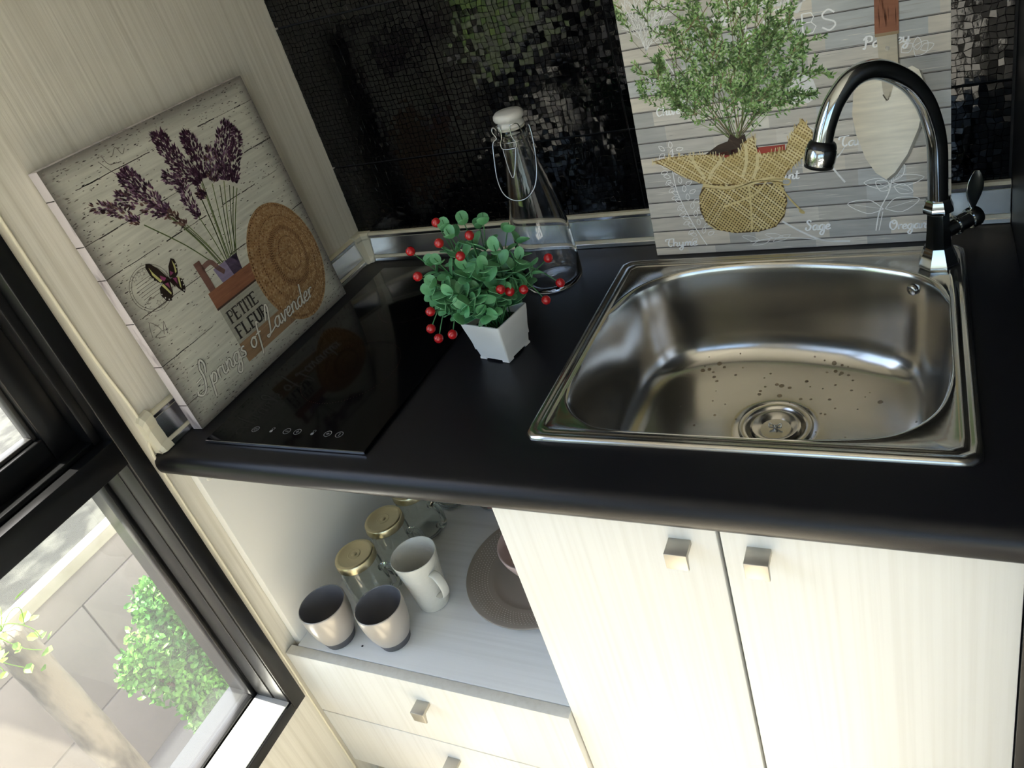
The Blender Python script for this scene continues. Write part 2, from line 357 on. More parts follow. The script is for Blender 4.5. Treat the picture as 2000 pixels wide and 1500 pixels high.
# ------------------------------------------------------------------ sink
sink=empty('kitchen_sink',(.822,-.300,0),'square inset stainless steel sink with rounded single bowl','sink')
N=160; ths=[2*PI*j/N for j in range(N)]
def rrect(hw0,hw1,hh0,hh1,r):
    # radial distance to a rounded rectangle with half extents
    out=[]
    for t in ths:
        c,s=math.cos(t),math.sin(t); hx=hw1 if c>0 else hw0; hy=hh1 if s>0 else hh0
        k=min(hx/abs(c) if abs(c)>1e-9 else 9,hy/abs(s) if abs(s)>1e-9 else 9)
        x,y=c*k,s*k; ax,ay=abs(x),abs(y)
        if ax>hx-r and ay>hy-r:
            lo,hi=0,k
            for _ in range(30):
                m_=(lo+hi)/2; X=abs(c)*m_-(hx-r); Y=abs(s)*m_-(hy-r)
                ins = (X<=0 or Y<=0 or X*X+Y*Y<=r*r) and abs(c)*m_<=hx and abs(s)*m_<=hy
                if ins: lo=m_
                else: hi=m_
            k=lo
        out.append(k)
    return out
OX,OY=.822,-.300
out0=dict(hw0=.2445,hw1=.2445,hh0=.2165,hh1=.2205)
def orr(i,r): return rrect(out0['hw0']-i,out0['hw1']-i,out0['hh0']-i,out0['hh1']-i,r)
rim=[(.6035,-.425),(.618,-.456),(.640,-.476),(.6754,-.4895),(.7799,-.4925),(.8901,-.4915),(.965,-.484),(1.000,-.468),(1.0268,-.436),(1.0405,-.388),(1.046,-.3234),(1.0465,-.2466),(1.0345,-.190),(1.010,-.158),(.975,-.139),(.9237,-.121),(.8392,-.1065),(.7572,-.106),(.6825,-.1225),(.6331,-.1560),(.6067,-.2046),(.597,-.262),(.5955,-.345)]
rp=[(p.x,p.y) for p in smoothpts([(a,b,0) for a,b in rim],8,closed=True)]
pa=np.array([math.atan2(y-OY,x-OX)%(2*PI) for x,y in rp]); pr_=np.array([math.hypot(x-OX,y-OY) for x,y in rp]); od=np.argsort(pa)
RIM=np.interp(ths,np.concatenate([pa[od]-2*PI,pa[od],pa[od]+2*PI]),np.tile(pr_[od],3))
def ringat(rad,z,cx=0,cy=0): return [Vector((cx+r*math.cos(t),cy+r*math.sin(t),z)) for r,t in zip(rad,ths)]
g=G(); rr=.016
rings=[ringat(orr(0,rr),.0004),ringat(orr(.0006,rr),.003),ringat(orr(.0022,rr),.0052),ringat(orr(.005,rr),.0062),ringat(orr(.0085,rr*.8),.0058),ringat(orr(.0105,rr*.7),.0042),ringat(orr(.0125,rr*.7),.0040),ringat(orr(.0145,rr*.6),.0050),ringat(orr(.018,rr*.6),.0052),ringat(orr(.0205,rr*.5),.0034),ringat(orr(.0215,rr*.5),.0026)]
blend=lambda a,b,k:[x*(1-k)+y*k for x,y in zip(a,b)]
o2=orr(.0215,rr*.5); bowl0=[min(r+.0052,a*.999) for r,a in zip(RIM,o2)]
rings+=[ringat(blend(o2,bowl0,.5),.0024),ringat(bowl0,.0024)]
bowl1=[min(r+.0035,b-.0005) for r,b in zip(RIM,bowl0)]; bowl2=[min(r+.0005,b-.0015) for r,b in zip(RIM,bowl0)]
rings+=[ringat(bowl1,.0031),ringat(bowl2,.0024)]
DX,DY=.006,.013   # drain offset from centre
BD=-.150
for ins,z in ((.0015,-.0005),(.0028,-.005),(.0045,-.013),(.009,-.045),(.0135,-.080),(.0175,-.104),(.021,-.118),(.0265,-.1305),(.034,-.1395),(.044,-.1455),(.056,-.1485)):
    rings.append(ringat([r-ins for r in RIM],z))
base=[r-.056 for r in RIM]
for k,z in ((.25,-.1500),(.5,-.1512),(.75,-.1526),(.93,-.1538)):
    rad=blend(base,[.0515]*N,k); rings.append(ringat(rad,z,DX*k,DY*k))
rings.append(ringat([.0510]*N,-.1545,DX,DY)); rings.append(ringat([.0495]*N,-.157,DX,DY))
g.loft(rings[::-1]); so_=g.obj('basin',None,sink,smooth=True,sharp=60)
# steel with water spots on the bowl floor
M_sink=mat('sink_steel','#c4c2bd',.2,1,bump=((8,260,260),.03,.0004))
n=M_sink.node_tree.nodes; l=M_sink.node_tree.links; b=n['Principled BSDF']; tc=n.new('ShaderNodeTexCoord')
vo=n.new('ShaderNodeTexVoronoi'); vo.inputs['Scale'].default_value=75; vo.inputs['Randomness'].default_value=1
nz_=n.new('ShaderNodeTexNoise'); nz_.inputs['Scale'].default_value=16; nz_.inputs['Detail'].default_value=3
l.new(tc.outputs['Object'],vo.inputs[0]); l.new(tc.outputs['Object'],nz_.inputs[0])
sep=n.new('ShaderNodeSeparateXYZ'); l.new(tc.outputs['Object'],sep.inputs[0])
lt=n.new('ShaderNodeMath'); lt.operation='LESS_THAN'; l.new(sep.outputs[2],lt.inputs[0]); lt.inputs[1].default_value=-.135
v2=n.new('ShaderNodeMath'); v2.operation='LESS_THAN'; l.new(vo.outputs['Distance'],v2.inputs[0])
m3=n.new('ShaderNodeMapRange'); l.new(nz_.outputs[0],m3.inputs[0]); m3.inputs[1].default_value=.42; m3.inputs[2].default_value=.66; m3.inputs[3].default_value=0; m3.inputs[4].default_value=.29; l.new(m3.outputs[0],v2.inputs[1])
mm=n.new('ShaderNodeMath'); mm.operation='MULTIPLY'; l.new(lt.outputs[0],mm.inputs[0]); l.new(v2.outputs[0],mm.inputs[1])
mc=n.new('ShaderNodeMixRGB'); mc.inputs[1].default_value=lin('#c4c2bd'); mc.inputs[2].default_value=lin('#8a8276'); l.new(mm.outputs[0],mc.inputs[0]); l.new(mc.outputs[0],b.inputs['Base Color'])
mr=n.new('ShaderNodeMapRange'); mr.inputs[3].default_value=.19; mr.inputs[4].default_value=.42; l.new(mm.outputs[0],mr.inputs[0]); l.new(mr.outputs[0],b.inputs['Roughness'])
so_.data.materials.append(M_sink)
# small overflow hole fitting on the right back wall of the bowl
g=G(); g.lathe([(.0500,-.1558),(.0485,-.1536),(.0440,-.1532),(.0405,-.1545),(.0390,-.1585),(.036,-.162),(.0345,-.163)],64,(DX,DY)); dr=g.obj('drain_flange',M_steel,sink,smooth=True,sharp=50)
g=G(); g.lathe([(.0340,-.1640),(.0340,-.1550),(.0318,-.1535),(.0285,-.1540),(.0215,-.1592),(.0205,-.1600),(.001,-.1600)],64,(DX,DY),cap1=True); g.lathe([(.0345,-.1645),(.0001,-.1645)],32,(DX,DY)); g.obj('drain_basket',M_steel,sink,smooth=True,sharp=35)
g=G()
for s in (-1,1):
    g.tube(smoothpts([(DX+s*.001,DY,-.1598),(DX+s*.004,DY+.001,-.154),(DX+s*.008,DY+.002,-.1525),(DX+s*.0075,DY-.002,-.156),(DX+s*.003,DY,-.158)],5),.0011,6)
g.lathe([(.003,-.160),(.003,-.155),(.0015,-.1535),(.0001,-.1535)],12,(DX,DY)); g.obj('drain_knob',M_chrome,sink,smooth=True)
g=G(); mx=Matrix.Translation((.180,.140,-.018))@Matrix.Rotation(math.radians(48),4,'Z')@Matrix.Rotation(PI/2,4,'Y')
g.lathe([(.0001,-.0035),(.006,-.0035),(.0075,-.002),(.0075,.001)],20,mx=mx); g.obj('overflow_rosette',M_steel,sink,smooth=True,sharp=50)
# waste pipe under the bowl
g=G(); g.tube([(DX,DY,-.164),(DX,DY,-.24),(DX,DY+.03,-.27),(DX,DY+.2,-.28)],.018,16); g.obj('waste_pipe',M_pvc,sink,smooth=True)
# ------------------------------------------------------------------ faucet
fx,fy=1.0335,-.129; A=math.radians(40)
fa=empty('gooseneck_faucet',(fx,fy,.0028),'chrome gooseneck tap on the back right corner of the sink','tap',rz=0)
def oct_(r,z,k=1,seg=8,rot=PI/8): return [Vector((r*math.cos(rot+2*PI*j/seg),r*math.sin(rot+2*PI*j/seg),z)) for j in range(seg)]
g=G(); g.loft([oct_(.0245,0),oct_(.0255,.003),oct_(.0245,.007),oct_(.0175,.0255),oct_(.0165,.028)],True,True,False)
g.loft([oct_(.0165,.028),oct_(.0148,.050),oct_(.0140,.070),oct_(.0135,.0765)],True,False,True); g.obj('faucet_body',M_chrome,fa,smooth=True,sharp=25,bevel=0)
g=G(); g.loft([oct_(.0135,.0765),oct_(.0188,.0785),oct_(.0192,.082),oct_(.0150,.0935),oct_(.0128,.095)],True,True,True); g.obj('swivel_collar',M_chrome,fa,smooth=True,sharp=25)
g=G(); g.tube([(.014*math.cos(a_),.014*math.sin(a_),.0772) for a_ in [2*PI*k/24 for k in range(24)]],.0016,6,closed=True); g.obj('seal_ring',M_blackp,fa,smooth=True)
cA,sA=math.cos(A),math.sin(A)
def sp(r,z): return (-cA*r,-sA*r,z)
pth=smoothpts([sp(0,.093),sp(0,.13),sp(0.001,.165),sp(.0065,.195),sp(.019,.229),sp(.042,.260),sp(.078,.284),sp(.110,.286),sp(.135,.268),sp(.150,.243),sp(.157,.222)],8)
g=G(); g.tube(pth,.0118,24); g.obj('spout',M_chrome,fa,smooth=True,sharp=60)
d_=(Vector(pth[-1])-Vector(pth[-3])).normalized(); mx=Matrix.Translation(pth[-1])@d_.to_track_quat('Z','Y').to_matrix().to_4x4()
g=G(); g.lathe([(.0125,-.004),(.0150,-.002),(.0165,.002),(.0168,.0045)],32,mx=mx,cap0=True); g.obj('aerator_collar',M_blackp,fa,smooth=True,sharp=50)
g=G(); g.lathe([(.0166,.0045),(.0176,.006),(.0180,.012),(.0178,.019),(.0168,.0235)],40,mx=mx); ah=g.obj('aerator_head',mat('hammered_chrome','#b4b8ba',.08,1,bump=((260,260,260),.25,.001)),fa,smooth=True,sharp=60)
g=G(); g.lathe([(.0169,.0235),(.0165,.027),(.0135,.0285),(.0120,.0275),(.0118,.024)],32,mx=mx,cap1=True); g.obj('aerator_tip',M_blackp,fa,smooth=True,sharp=60)
# side valve pointing to the back right, with a leaf lever
vd=Vector((.74,.67,.05)).normalized(); vs_=Vector((.009,.008,.045)); q=vd.to_track_quat('Z','Y').to_matrix().to_4x4()
mx=Matrix.Translation(vs_)@q
g=G(); g.lathe([(.0105,-.002),(.0105,.014),(.0128,.0145),(.0132,.016),(.0128,.0175),(.0108,.018),(.0108,.036)],32,mx=mx); g.lathe([(.0108,.036),(.0130,.0365),(.0136,.039),(.0136,.048),(.012,.0510),(.0085,.052),(.001,.052)],32,mx=mx,cap1=True)
g.obj('side_valve',M_chrome,fa,smooth=True,sharp=40)
lb=mx@Vector((0,0,.043)); lb=lb+Vector((-.001,0,.0135))
g=G(); nL=14; secs=[]
for k in range(nL+1):
    t=k/nL; wdt=.0022+.0085*math.sin(PI*min(1,(t*.93+.02))**1.25)*(1 if t<.97 else .6); th_=.0024-.0012*t
    ctr=lb+Vector((.004*t,.006*t*t,-.004+.053*t)); n_=Vector((.35,-.94,0)); sd_=Vector((.94,.35,0))
    secs.append([ctr+sd_*wdt*math.cos(a_)+n_*(th_*math.sin(a_)+.003*math.cos(a_)**2*t) for a_ in [2*PI*j/12 for j in range(12)]])
g.loft(secs,True,True,True); g.obj('lever',M_chrome,fa,smooth=True)
# ------------------------------------------------------------------ base cabinets
FY=-.580    # front plane of the doors
DV=.548
c1=empty('open_shelf_cabinet',(0,0,FZ),'white cabinet with open shelf niche above two drawers, left of the doors','cabinet')
def cb(name,x0,x1,y0,y1,z0,z1,m=M_cab,par=c1,bevel=.0006): return G().box(x0,x1,y0,y1,z0-FZ,z1-FZ).obj(name,m,par,bevel=bevel)
cb('side_panel',.0012,.0165,-.566,-.012,-.80,-.0405,M_cabi)
cb('side_panel',DV+.001,DV+.017,-.562,-.012,-.80,-.0405,M_cabi)
cb('back_panel',.0168,DV+.0008,-.020,-.012,-.80,-.0405,M_cabi)
cb('shelf_board',.0168,DV+.0008,-.5745,-.0205,-.478,-.462,M_cabf)
cb('bottom_board',.0168,DV+.0008,-.560,-.0205,-.80,-.785)
cb('kick_board',.0168,DV+.0008,-.530,-.515,FZ+.0005,-.80)
g=G(); g.lathe([(.0001,.0009),(.0062,.0009),(.0072,.0003),(.0072,0)],24,mx=Matrix.Translation((.0165,-.549,-.083-FZ))@Matrix.Rotation(PI/2,4,'Y')); g.obj('screw_cap',M_mugw,c1,smooth=True,sharp=40)
def knob(par,x,y,z,s=1):
    # bent tab knob: foot on the front, arm out, plate hanging down
    g=G(); prof=[(0,.010),(-.0235,.010),(-.0235,-.0125),(-.0205,-.0125),(-.0165,.0035),(0,.0035)]
    g.loft([[Vector((xx,yy,zz)) for yy,zz in prof] for xx in (-.0125,.0125)],True,True,True)
    o=g.obj('knob',M_knob,par,bevel=.0006); o.location=(x,y,z); return o
for z0,z1,kz in ((-.6275,-.4625,-.520),(-.790,-.6305,-.684)):
    dr_=empty('drawer',(0.003,0,0)); dr_.parent=c1
    G().box(0,DV-.0045,-.5935,-.5755,z0-FZ,z1-FZ).obj('drawer_front',M_cab,dr_,bevel=.0008)
    G().box(.03,DV-.03,-.575,-.08,z0+.012-FZ,z0+.02-FZ).obj('drawer_box',M_cab,dr_)
    knob(dr_,.272,-.5935,kz-FZ)
c2=empty('sink_cabinet',(0,0,FZ),'white two-door cabinet under the sink, grain laminate doors','cabinet')
for x0,x1,kx in ((DV,.8175,.776),(.8215,1.094,.860)):
    dd=empty('door',(x0,0,0)); dd.parent=c2
    G().box(0,x1-x0,FY-.002,FY+.016,-.81-FZ,-.0465-FZ).obj('door_panel',M_cab,dd,bevel=.0008)
    knob(dd,kx-x0,FY-.002,-.078-FZ)
cb('side_panel',1.078,1.0935,-.562,-.012,-.80,-.0405,par=c2)
cb('bottom_board',DV+.0175,1.0775,-.560,-.0205,-.80,-.785,par=c2)
cb('kick_board',DV+.0175,1.0775,-.530,-.515,FZ+.0005,-.80,par=c2)
cb('top_rail',DV+.0175,1.0775,-.562,-.545,-.0465,-.0405,M_black,par=c2,bevel=0)
cb('filler_panel',1.0955,1.1245,-.585,-.012,FZ+.0005,-.0405,M_black,par=c2)
# dark scuff marks on the shelf (small button of debris)
SZ=-.462
g=G(); g.lathe([(.0001,.0012),(.0016,.0010),(.002,0)],10); o=g.obj('shelf_pin',M_mugbase,None,(.1445,-.5515,SZ),smooth=True); tag(o,'tiny dark crumb on the white shelf between the two grey tumblers','crumb')
g=G(); g.box(-.003,.003,-.0025,.0025,0,.004); o=g.obj('shelf_peg',M_knob,None,(.530,-.532,SZ),bevel=.001); tag(o,'tiny grey peg on the white shelf near the door edge','peg')
# ------------------------------------------------------------------ tumblers
def tumbler(x,y,label,sc_=1.0):
    o=empty('tumbler',(x,y,SZ),label,'cup','grey tumblers on the shelf')
    H=.089
    g=G(); g.lathe([(.0305,.0175),(.0320,.0215),(.0365,.036),(.0398,.055),(.0412,.073),(.0412,.0872),(.0407,.0885),(.0398,.0890)],56); g.obj('outer_wall',M_mugout,o,smooth=True)
    g=G(); g.lathe([(.0398,.0890),(.0392,.0885),(.0388,.087),(.0386,.073),(.0372,.055),(.0345,.037),(.028,.018),(.020,.011),(.001,.009)],56,cap1=True); g.obj('inner_wall',M_mugin,o,smooth=True)
    g=G(); g.lathe([(.001,0),(.0245,0),(.0262,.0015),(.0305,.0175)],56,cap0=True); g.obj('base',M_mugbase,o,smooth=True,sharp=40)
    return o
tumbler(.0925,-.5435,'grey tumbler with dark clay base, nearest the cabinet side wall')
tumbler(.2000,-.5260,'grey tumbler with dark clay base, in front of the white mug')
# ------------------------------------------------------------------ white mug
mg=empty('white_mug',(.2315,-.4400,SZ),'tall white porcelain mug with an embossed body and loop handle','mug')
g=G(); g.lathe([(.001,.001),(.022,.001),(.0265,.0005),(.0282,.003),(.0305,.03),(.0335,.065),(.0368,.095),(.0400,.1165),(.0402,.1185),(.0395,.1195),(.0385,.1185),(.0350,.095),(.0318,.065),(.0288,.03),(.0262,.008),(.001,.006)],64)
g.obj('body',mat('embossed_white_porcelain','#dcdbd2',.22,bump=((110,110,160),.5,.0018)),mg,smooth=True)
ha=-.35
g=G(); hp=smoothpts([(.0345,0,.090),(.048,0,.093),(.058,0,.083),(.061,0,.068),(.056,0,.051),(.045,0,.040),(.0315,0,.037)],6)
rings=[]
for i,p in enumerate(hp):
    a=hp[max(i-1,0)]; b_=hp[min(i+1,len(hp)-1)]; t=(b_-a).normalized(); n_=Vector((-t.z,0,t.x))
    rings.append([p+Vector((0,1,0))*.0078*math.cos(u)+n_*.0022*math.sin(u) for u in [2*PI*j/14 for j in range(14)]])
g.loft(rings,True,True,True); hh=g.obj('handle',M_mugw,mg,smooth=True); hh.rotation_euler[2]=ha
# ------------------------------------------------------------------ handled jars with gold lids
M_jar=thin_glass('jar_glass','#f1f5ee',.02)
def jar(x,y,rz,label,first=None):
    o=empty('drinking_jar',(x,y,SZ),label,'jar','handled glass jars with gold lids',rz)
    if first:
        for ch in list(first.children):
            c=ch.copy(); C.objects.link(c); c.parent=o
        return o
    outer=[(.001,.0),(.028,.0),(.0335,.003),(.0350,.008),(.0352,.02),(.0365,.024),(.0368,.085),(.0352,.096),(.0325,.104),(.0315,.110)]
    inner=[(.0295,.110),(.0305,.103),(.033,.095),(.0345,.085),(.0343,.026),(.0325,.010),(.025,.006),(.001,.006)]
    g=G(); g.lathe(outer+inner,48); g.obj('jar_body',M_jarg,o,smooth=True,sharp=60)
    g=G(); hp=smoothpts([(.0355,0,.083),(.046,0,.088),(.055,0,.084),(.060,0,.072),(.060,0,.055),(.057,0,.042),(.049,0,.034),(.0360,0,.030)],5)
    g.tube(hp,[.0062-.0015*math.sin(PI*i/(len(hp)-1)) for i in range(len(hp))],12); g.obj('jar_handle',M_jarg,o,smooth=True)
    g=G(); g.lathe([(.001,.1205),(.027,.1205),(.0285,.1212),(.0318,.1215),(.0345,.1205),(.0360,.118),(.0362,.112),(.0368,.1095),(.0366,.107),(.0355,.1062)],48,cap0=True)
    g.lathe([(.0355,.1062),(.034,.107),(.034,.119),(.001,.119)],48); l_=g.obj('lid',M_gold,o,smooth=True,sharp=35)
    g=G(); g.lathe([(.0001,.1216),(.004,.1212),(.0055,.1206)],16); g.lathe([(.010,.1206),(.011,.1210),(.012,.1206)],24); g.obj('lid_emboss',M_gold,o,smooth=True)
    return o
M_jarg=mat('jar_glass_solid','#f8fbf6',.0,trans=1,ior=1.42)
j1=jar(.1190,-.4590,.25,'handled glass jar with gold lid, standing right behind the grey tumblers')
jar(.1275,-.3745,.25,'handled glass jar with gold lid, middle of the row beside the white mug',j1)
jar(.1350,-.2920,-.15,'handled glass jar with gold lid, third in the row with its loop handle showing',j1)
jar(.1500,-.2020,2.4,'handled glass jar deepest in the niche, lid hidden under the worktop',j1)
# patterned candle glass behind
cg=empty('patterned_glass',(.240,-.185,SZ),'brown patterned glass bowl ringed with silver bands, deep in the niche','candle holder')
g=G(); g.lathe([(.001,0),(.030,0),(.036,.003),(.041,.012),(.045,.030),(.046,.050),(.044,.072),(.0425,.072),(.0445,.050),(.0435,.031),(.0395,.014),(.034,.006),(.001,.005)],48)
m=mat('brown_mosaic_glaze','#2a1712',.15,var=((70,70,70),'#b4674a',.52,.56)); g.obj('bowl_body',m,cg,smooth=True)
for z,r in ((.004,.0375),(.010,.0406),(.017,.0430),(.024,.0446),(.034,.0462)):
    g=G(); g.tube([(r*math.cos(a_),r*math.sin(a_),z) for a_ in [2*PI*k/36 for k in range(36)]],.0013,6,closed=True); g.obj('silver_band',M_wire,cg,smooth=True)
# plate with dotted rim and pink bowl
pl=empty('dinner_plate',(.4060,-.3520,SZ),'taupe stoneware plate with a dotted rim under the pink bowl','plate')
g=G(); g.lathe([(.001,.003),(.070,.003),(.078,.001),(.084,.003),(.110,.012),(.1275,.0185),(.1305,.0205),(.1310,.0225),(.1295,.0235),(.108,.018),(.0905,.0125),(.0865,.0130),(.0830,.0110),(.078,.0075),(.070,.0065),(.001,.0065)],96)
g.obj('plate_body',M_plate,pl,smooth=True)
g=G()
for ri,r in enumerate((.0945,.0990,.1035,.1080,.1125,.1170,.1208)):
    nd=120; 
    for k in range(nd):
        a_=2*PI*(k+.5*(ri%2))/nd; z=.0125+(r-.0905)*.0055/.0175+(.0003 if r<.108 else .0006)
        c_=Vector((r*math.cos(a_),r*math.sin(a_),z)); rd=Vector((math.cos(a_),math.sin(a_),.3)).normalized(); tg=Vector((-math.sin(a_),math.cos(a_),0)); up=rd.cross(tg)*-1
        if up.z<0: up=-up
        h_=.00125
        g.add([c_+rd*h_,c_+tg*h_*.8,c_-rd*h_,c_-tg*h_*.8,c_+up*.0005],[(0,1,4),(1,2,4),(2,3,4),(3,0,4)])
o=g.obj('rim_dots',M_plated,pl); o['kind']='stuff'
pb=empty('pink_bowl',(.4100,-.3450,SZ+.0068),'pink stoneware bowl standing on the taupe plate','bowl')
g=G(); g.lathe([(.001,0),(.022,0),(.026,.001),(.030,.006),(.043,.020),(.055,.038),(.062,.055),(.0652,.068),(.0652,.0705),(.064,.072),(.0622,.0705),(.0585,.055),(.0515,.039),(.040,.022),(.025,.010),(.001,.0075)],72)
g.obj('bowl_body',M_pink,pb,smooth=True)
# ------------------------------------------------------------------ swing-top bottle
bt=empty('swing_top_bottle',(.471,-.128,.0006),'clear glass swing-top bottle with ceramic stopper behind the berry plant','bottle')
outer=[(.001,.003),(.020,.002),(.036,0),(.044,.001),(.0478,.005),(.0485,.012),(.0482,.05),(.0472,.08),(.0448,.11),(.0405,.14),(.0350,.168),(.0290,.196),(.0240,.220),(.0212,.238),(.0200,.248),(.0208,.252),(.0213,.257),(.0200,.262),(.0190,.266)]
inner=[(.0150,.266),(.0152,.250),(.0180,.236),(.0208,.219),(.0258,.195),(.0318,.167),(.0373,.139),(.0418,.109),(.0442,.079),(.0452,.05),(.0455,.014),(.0430,.008),(.035,.0065),(.020,.0085),(.001,.010)]
g=G(); g.lathe(outer+inner,72); g.obj('bottle_glass',M_glass,bt,smooth=True)
g=G(); g.lathe([(.001,.255),(.0140,.256),(.0145,.2665),(.0200,.2668),(.0212,.269),(.0205,.2715),(.0185,.2735),(.0188,.276),(.0222,.278),(.0236,.2815),(.0228,.286),(.0190,.2895),(.001,.2915)],48,cap1=True); g.obj('stopper',M_ceramic,bt,smooth=True)
g=G(); g.lathe([(.0145,.2635),(.0198,.2635),(.0205,.265),(.0200,.2664),(.0145,.2664)],32); g.obj('gasket',mat('pale_rubber','#b9b4a8',.6),bt,smooth=True)
def wire(pts,nm='wire_bail',r=.0009,n=6,closed=False):
    g=G(); g.tube(smoothpts(pts,n,closed),r,7,closed=closed); return g.obj(nm,M_wire,bt,smooth=True)
wire([(.0205*math.cos(a_),.0205*math.sin(a_),.2475) for a_ in [2*PI*k/16 for k in range(16)]],'neck_ring',closed=True)
# handle hanging in front
wire([(-.020,0,.250),(-.028,-.003,.268),(-.031,-.006,.263),(-.0275,-.005,.252),(-.033,-.010,.246),(-.0345,-.018,.222),(-.0335,-.027,.196),(-.026,-.035,.176),(-.012,-.040,.1665),(.002,-.041,.164),(.016,-.040,.168),(.028,-.034,.180),(.034,-.026,.200),(.035,-.016,.226),(.0335,-.008,.250),(.031,-.004,.266),(.026,-.002,.262),(.021,0,.250)],'carry_handle',.0010)
wire([(-.0200,-.004,.2485),(-.0200,-.009,.258),(-.0185,-.0135,.272),(-.0135,-.0185,.2745),(-.008,-.0205,.272),(-.0085,-.0225,.258),(-.0125,-.0235,.250),(-.0125,-.0240,.243),(-.008,-.0245,.240),(.008,-.0245,.240),(.0125,-.0240,.243),(.0125,-.0235,.250),(.0085,-.0225,.258),(.008,-.0205,.272),(.0135,-.0185,.2745),(.0185,-.0135,.272),(.0200,-.009,.258),(.0200,-.004,.2485)],'wire_bail')
wire([(-.0105,-.0245,.2400),(-.0100,-.0262,.236),(-.0050,-.0345,.212),(0.000,-.0385,.200),(.0050,-.0345,.212),(.0100,-.0262,.236),(.0105,-.0245,.2400)],'locking_lever')
# ------------------------------------------------------------------ potted berry plant
PX,PY=.468,-.327; pr=math.radians(-12)
pp=empty('berry_plant',(PX,PY,.0006),'small artificial plant with round green leaves and red berries in a square white pot','plant')
PHt=.064; s0,s1=.0268,.0352
g=G()
def sq(s,z,rr_=.003): 
    out=[]
    for qx,qy in ((1,1),(-1,1),(-1,-1),(1,-1)):
        a0=math.atan2(qy,qx)-PI/4
        for k in range(4):
            a=a0+PI/2*k/3; out.append(Vector((qx*(s-rr_)+rr_*math.cos(a),qy*(s-rr_)+rr_*math.sin(a),z)))
    return out
g.loft([sq(s0-.002,.0025),sq(s0,.003),sq(s0*.985+s1*.015,.006),sq(s1-.001,PHt-.010),sq(s1,PHt-.002),sq(s1-.0004,PHt),sq(s1-.0022,PHt),sq(s1-.0028,PHt-.004),sq(s0+.003,.018)],True,True,True)
for qx in (-1,1):
    for qy in (-1,1): g.box(*(sorted((qx*s0,qx*(s0-.012)))),*(sorted((qy*s0,qy*(s0-.012)))),0,.0032)
po=g.obj('pot',M_white,pp,smooth=True,sharp=40); po.rotation_euler[2]=pr
g=G(); g.loft([sq(s1-.006,PHt-.016)],True,True,False) ; g.v=[(v[0],v[1],v[2]) for v in g.v]; so2=g.obj('soil',M_soil,pp); so2.rotation_euler[2]=pr
# leaf mesh : round cupped blade with short petiole
def leaf_mesh(a=.0092,b=.0115,cup=.0028):
    vs=[(0,0,0)]; ringn=12; 
    pts=[(0,0,0)]
    fs=[]; vs=[(0,b*.98,cup*.35)]
    for k in range(ringn):
        t=2*PI*k/ringn; x=a*math.sin(t); y=b-b*math.cos(t); 
        vs.append((x,y,cup*(abs(x)/a)**2+cup*.5*(y/(2*b))**2))
    fs=[(0,1+k,1+(k+1)%ringn) for k in range(ringn)]
    n0=len(vs); vs+=[(x,y,z-.0005) for x,y,z in vs]; fs+=[(n0+f[0],n0+f[2],n0+f[1]) for f in fs]
    fs+=[(1+k,n0+1+k,n0+1+(k+1)%ringn,1+(k+1)%ringn) for k in range(ringn)]
    return mesh('leaf',vs,fs,M_leaf,True,60)
LM=[leaf_mesh(),leaf_mesh(.0078,.0098,.0022),leaf_mesh(.0062,.0080,.0018)]
g=G(); g.lathe([(.0001,-.0068),(.0030,-.0061),(.0056,-.0038),(.0068,0),(.0056,.0038),(.0030,.0061),(.0012,.0066),(.0001,.0060)],18); BMe=mesh('berry',g.v,g.f,M_berry,True)
rr2=random.Random(11)
berries=[(.425,-.324,.209),(.442,-.357,.194),(.394,-.359,.186),(.479,-.338,.193),(.472,-.363,.176),(.411,-.385,.161),(.515,-.362,.123),(.535,-.339,.108),(.555,-.285,.125),(.569,-.297,.092),(.550,-.315,.076),(.425,-.404,.117),(.412,-.400,.087),(.421,-.403,.073),(.444,-.401,.078),(.500,-.323,.173),(.520,-.350,.112)]
nleaf=0
def stem_to(T,berry,lv=6,big=.9):
    global nleaf
    T=Vector(T)-Vector((PX,PY,0)); 
    st=Vector((rr2.uniform(-.018,.018),rr2.uniform(-.018,.018),PHt-.016)); mid=(st+T)/2+Vector((0,0,.022 if T.z>.1 else .055))+Vector((T.x,T.y,0))*.12
    pts=smoothpts([st,(st*2+mid)/3+Vector((0,0,.012)),mid,T],6)
    g=G(); g.tube(pts,[.0011-.0004*i/len(pts) for i in range(len(pts))],6); g.obj('stem',M_stem,pp,smooth=True)
    if berry:
        b=link('berry',BMe,pp,T); b.rotation_mode='QUATERNION'; b.rotation_quaternion=(pts[-1]-pts[-3]).to_track_quat('Z','Y'); 
        pts=pts[:-2]
    n=len(pts)
    for k in range(lv):
        f=.30+.68*(k+.5)/lv if berry else .28+.72*(k+.6)/lv
        i=min(n-2,int(f*(n-1))); p=pts[i]; t=(pts[i+1]-pts[max(i-1,0)]).normalized()
        a0=k*PI/2+rr2.uniform(-.4,.4)
        u=t.orthogonal().normalized(); v=t.cross(u)
        mi=0 if f<.62 else (1 if f<.85 else 2)
        for s_ in (0,PI):
            if nleaf>=298: return
            d_=(u*math.cos(a0+s_)+v*math.sin(a0+s_)); y=(d_*1.0+t*rr2.uniform(.35,.9)+Vector((0,0,.15))).normalized()
            z=(t*1.0-d_*.5+Vector((rr2.uniform(-.3,.3),rr2.uniform(-.3,.3),rr2.uniform(0,.5)))); z=(z-y*z.dot(y)).normalized(); x=y.cross(z)
            o=link('leaf',LM[mi],pp); mm_=Matrix((x,y,z)).transposed().to_4x4(); sc2=rr2.uniform(1.05,1.4)*big
            o.matrix_local=Matrix.Translation(p)@mm_@Matrix.Scale(sc2,4); nleaf+=1
for b in berries: stem_to(b,True,3,1.0)
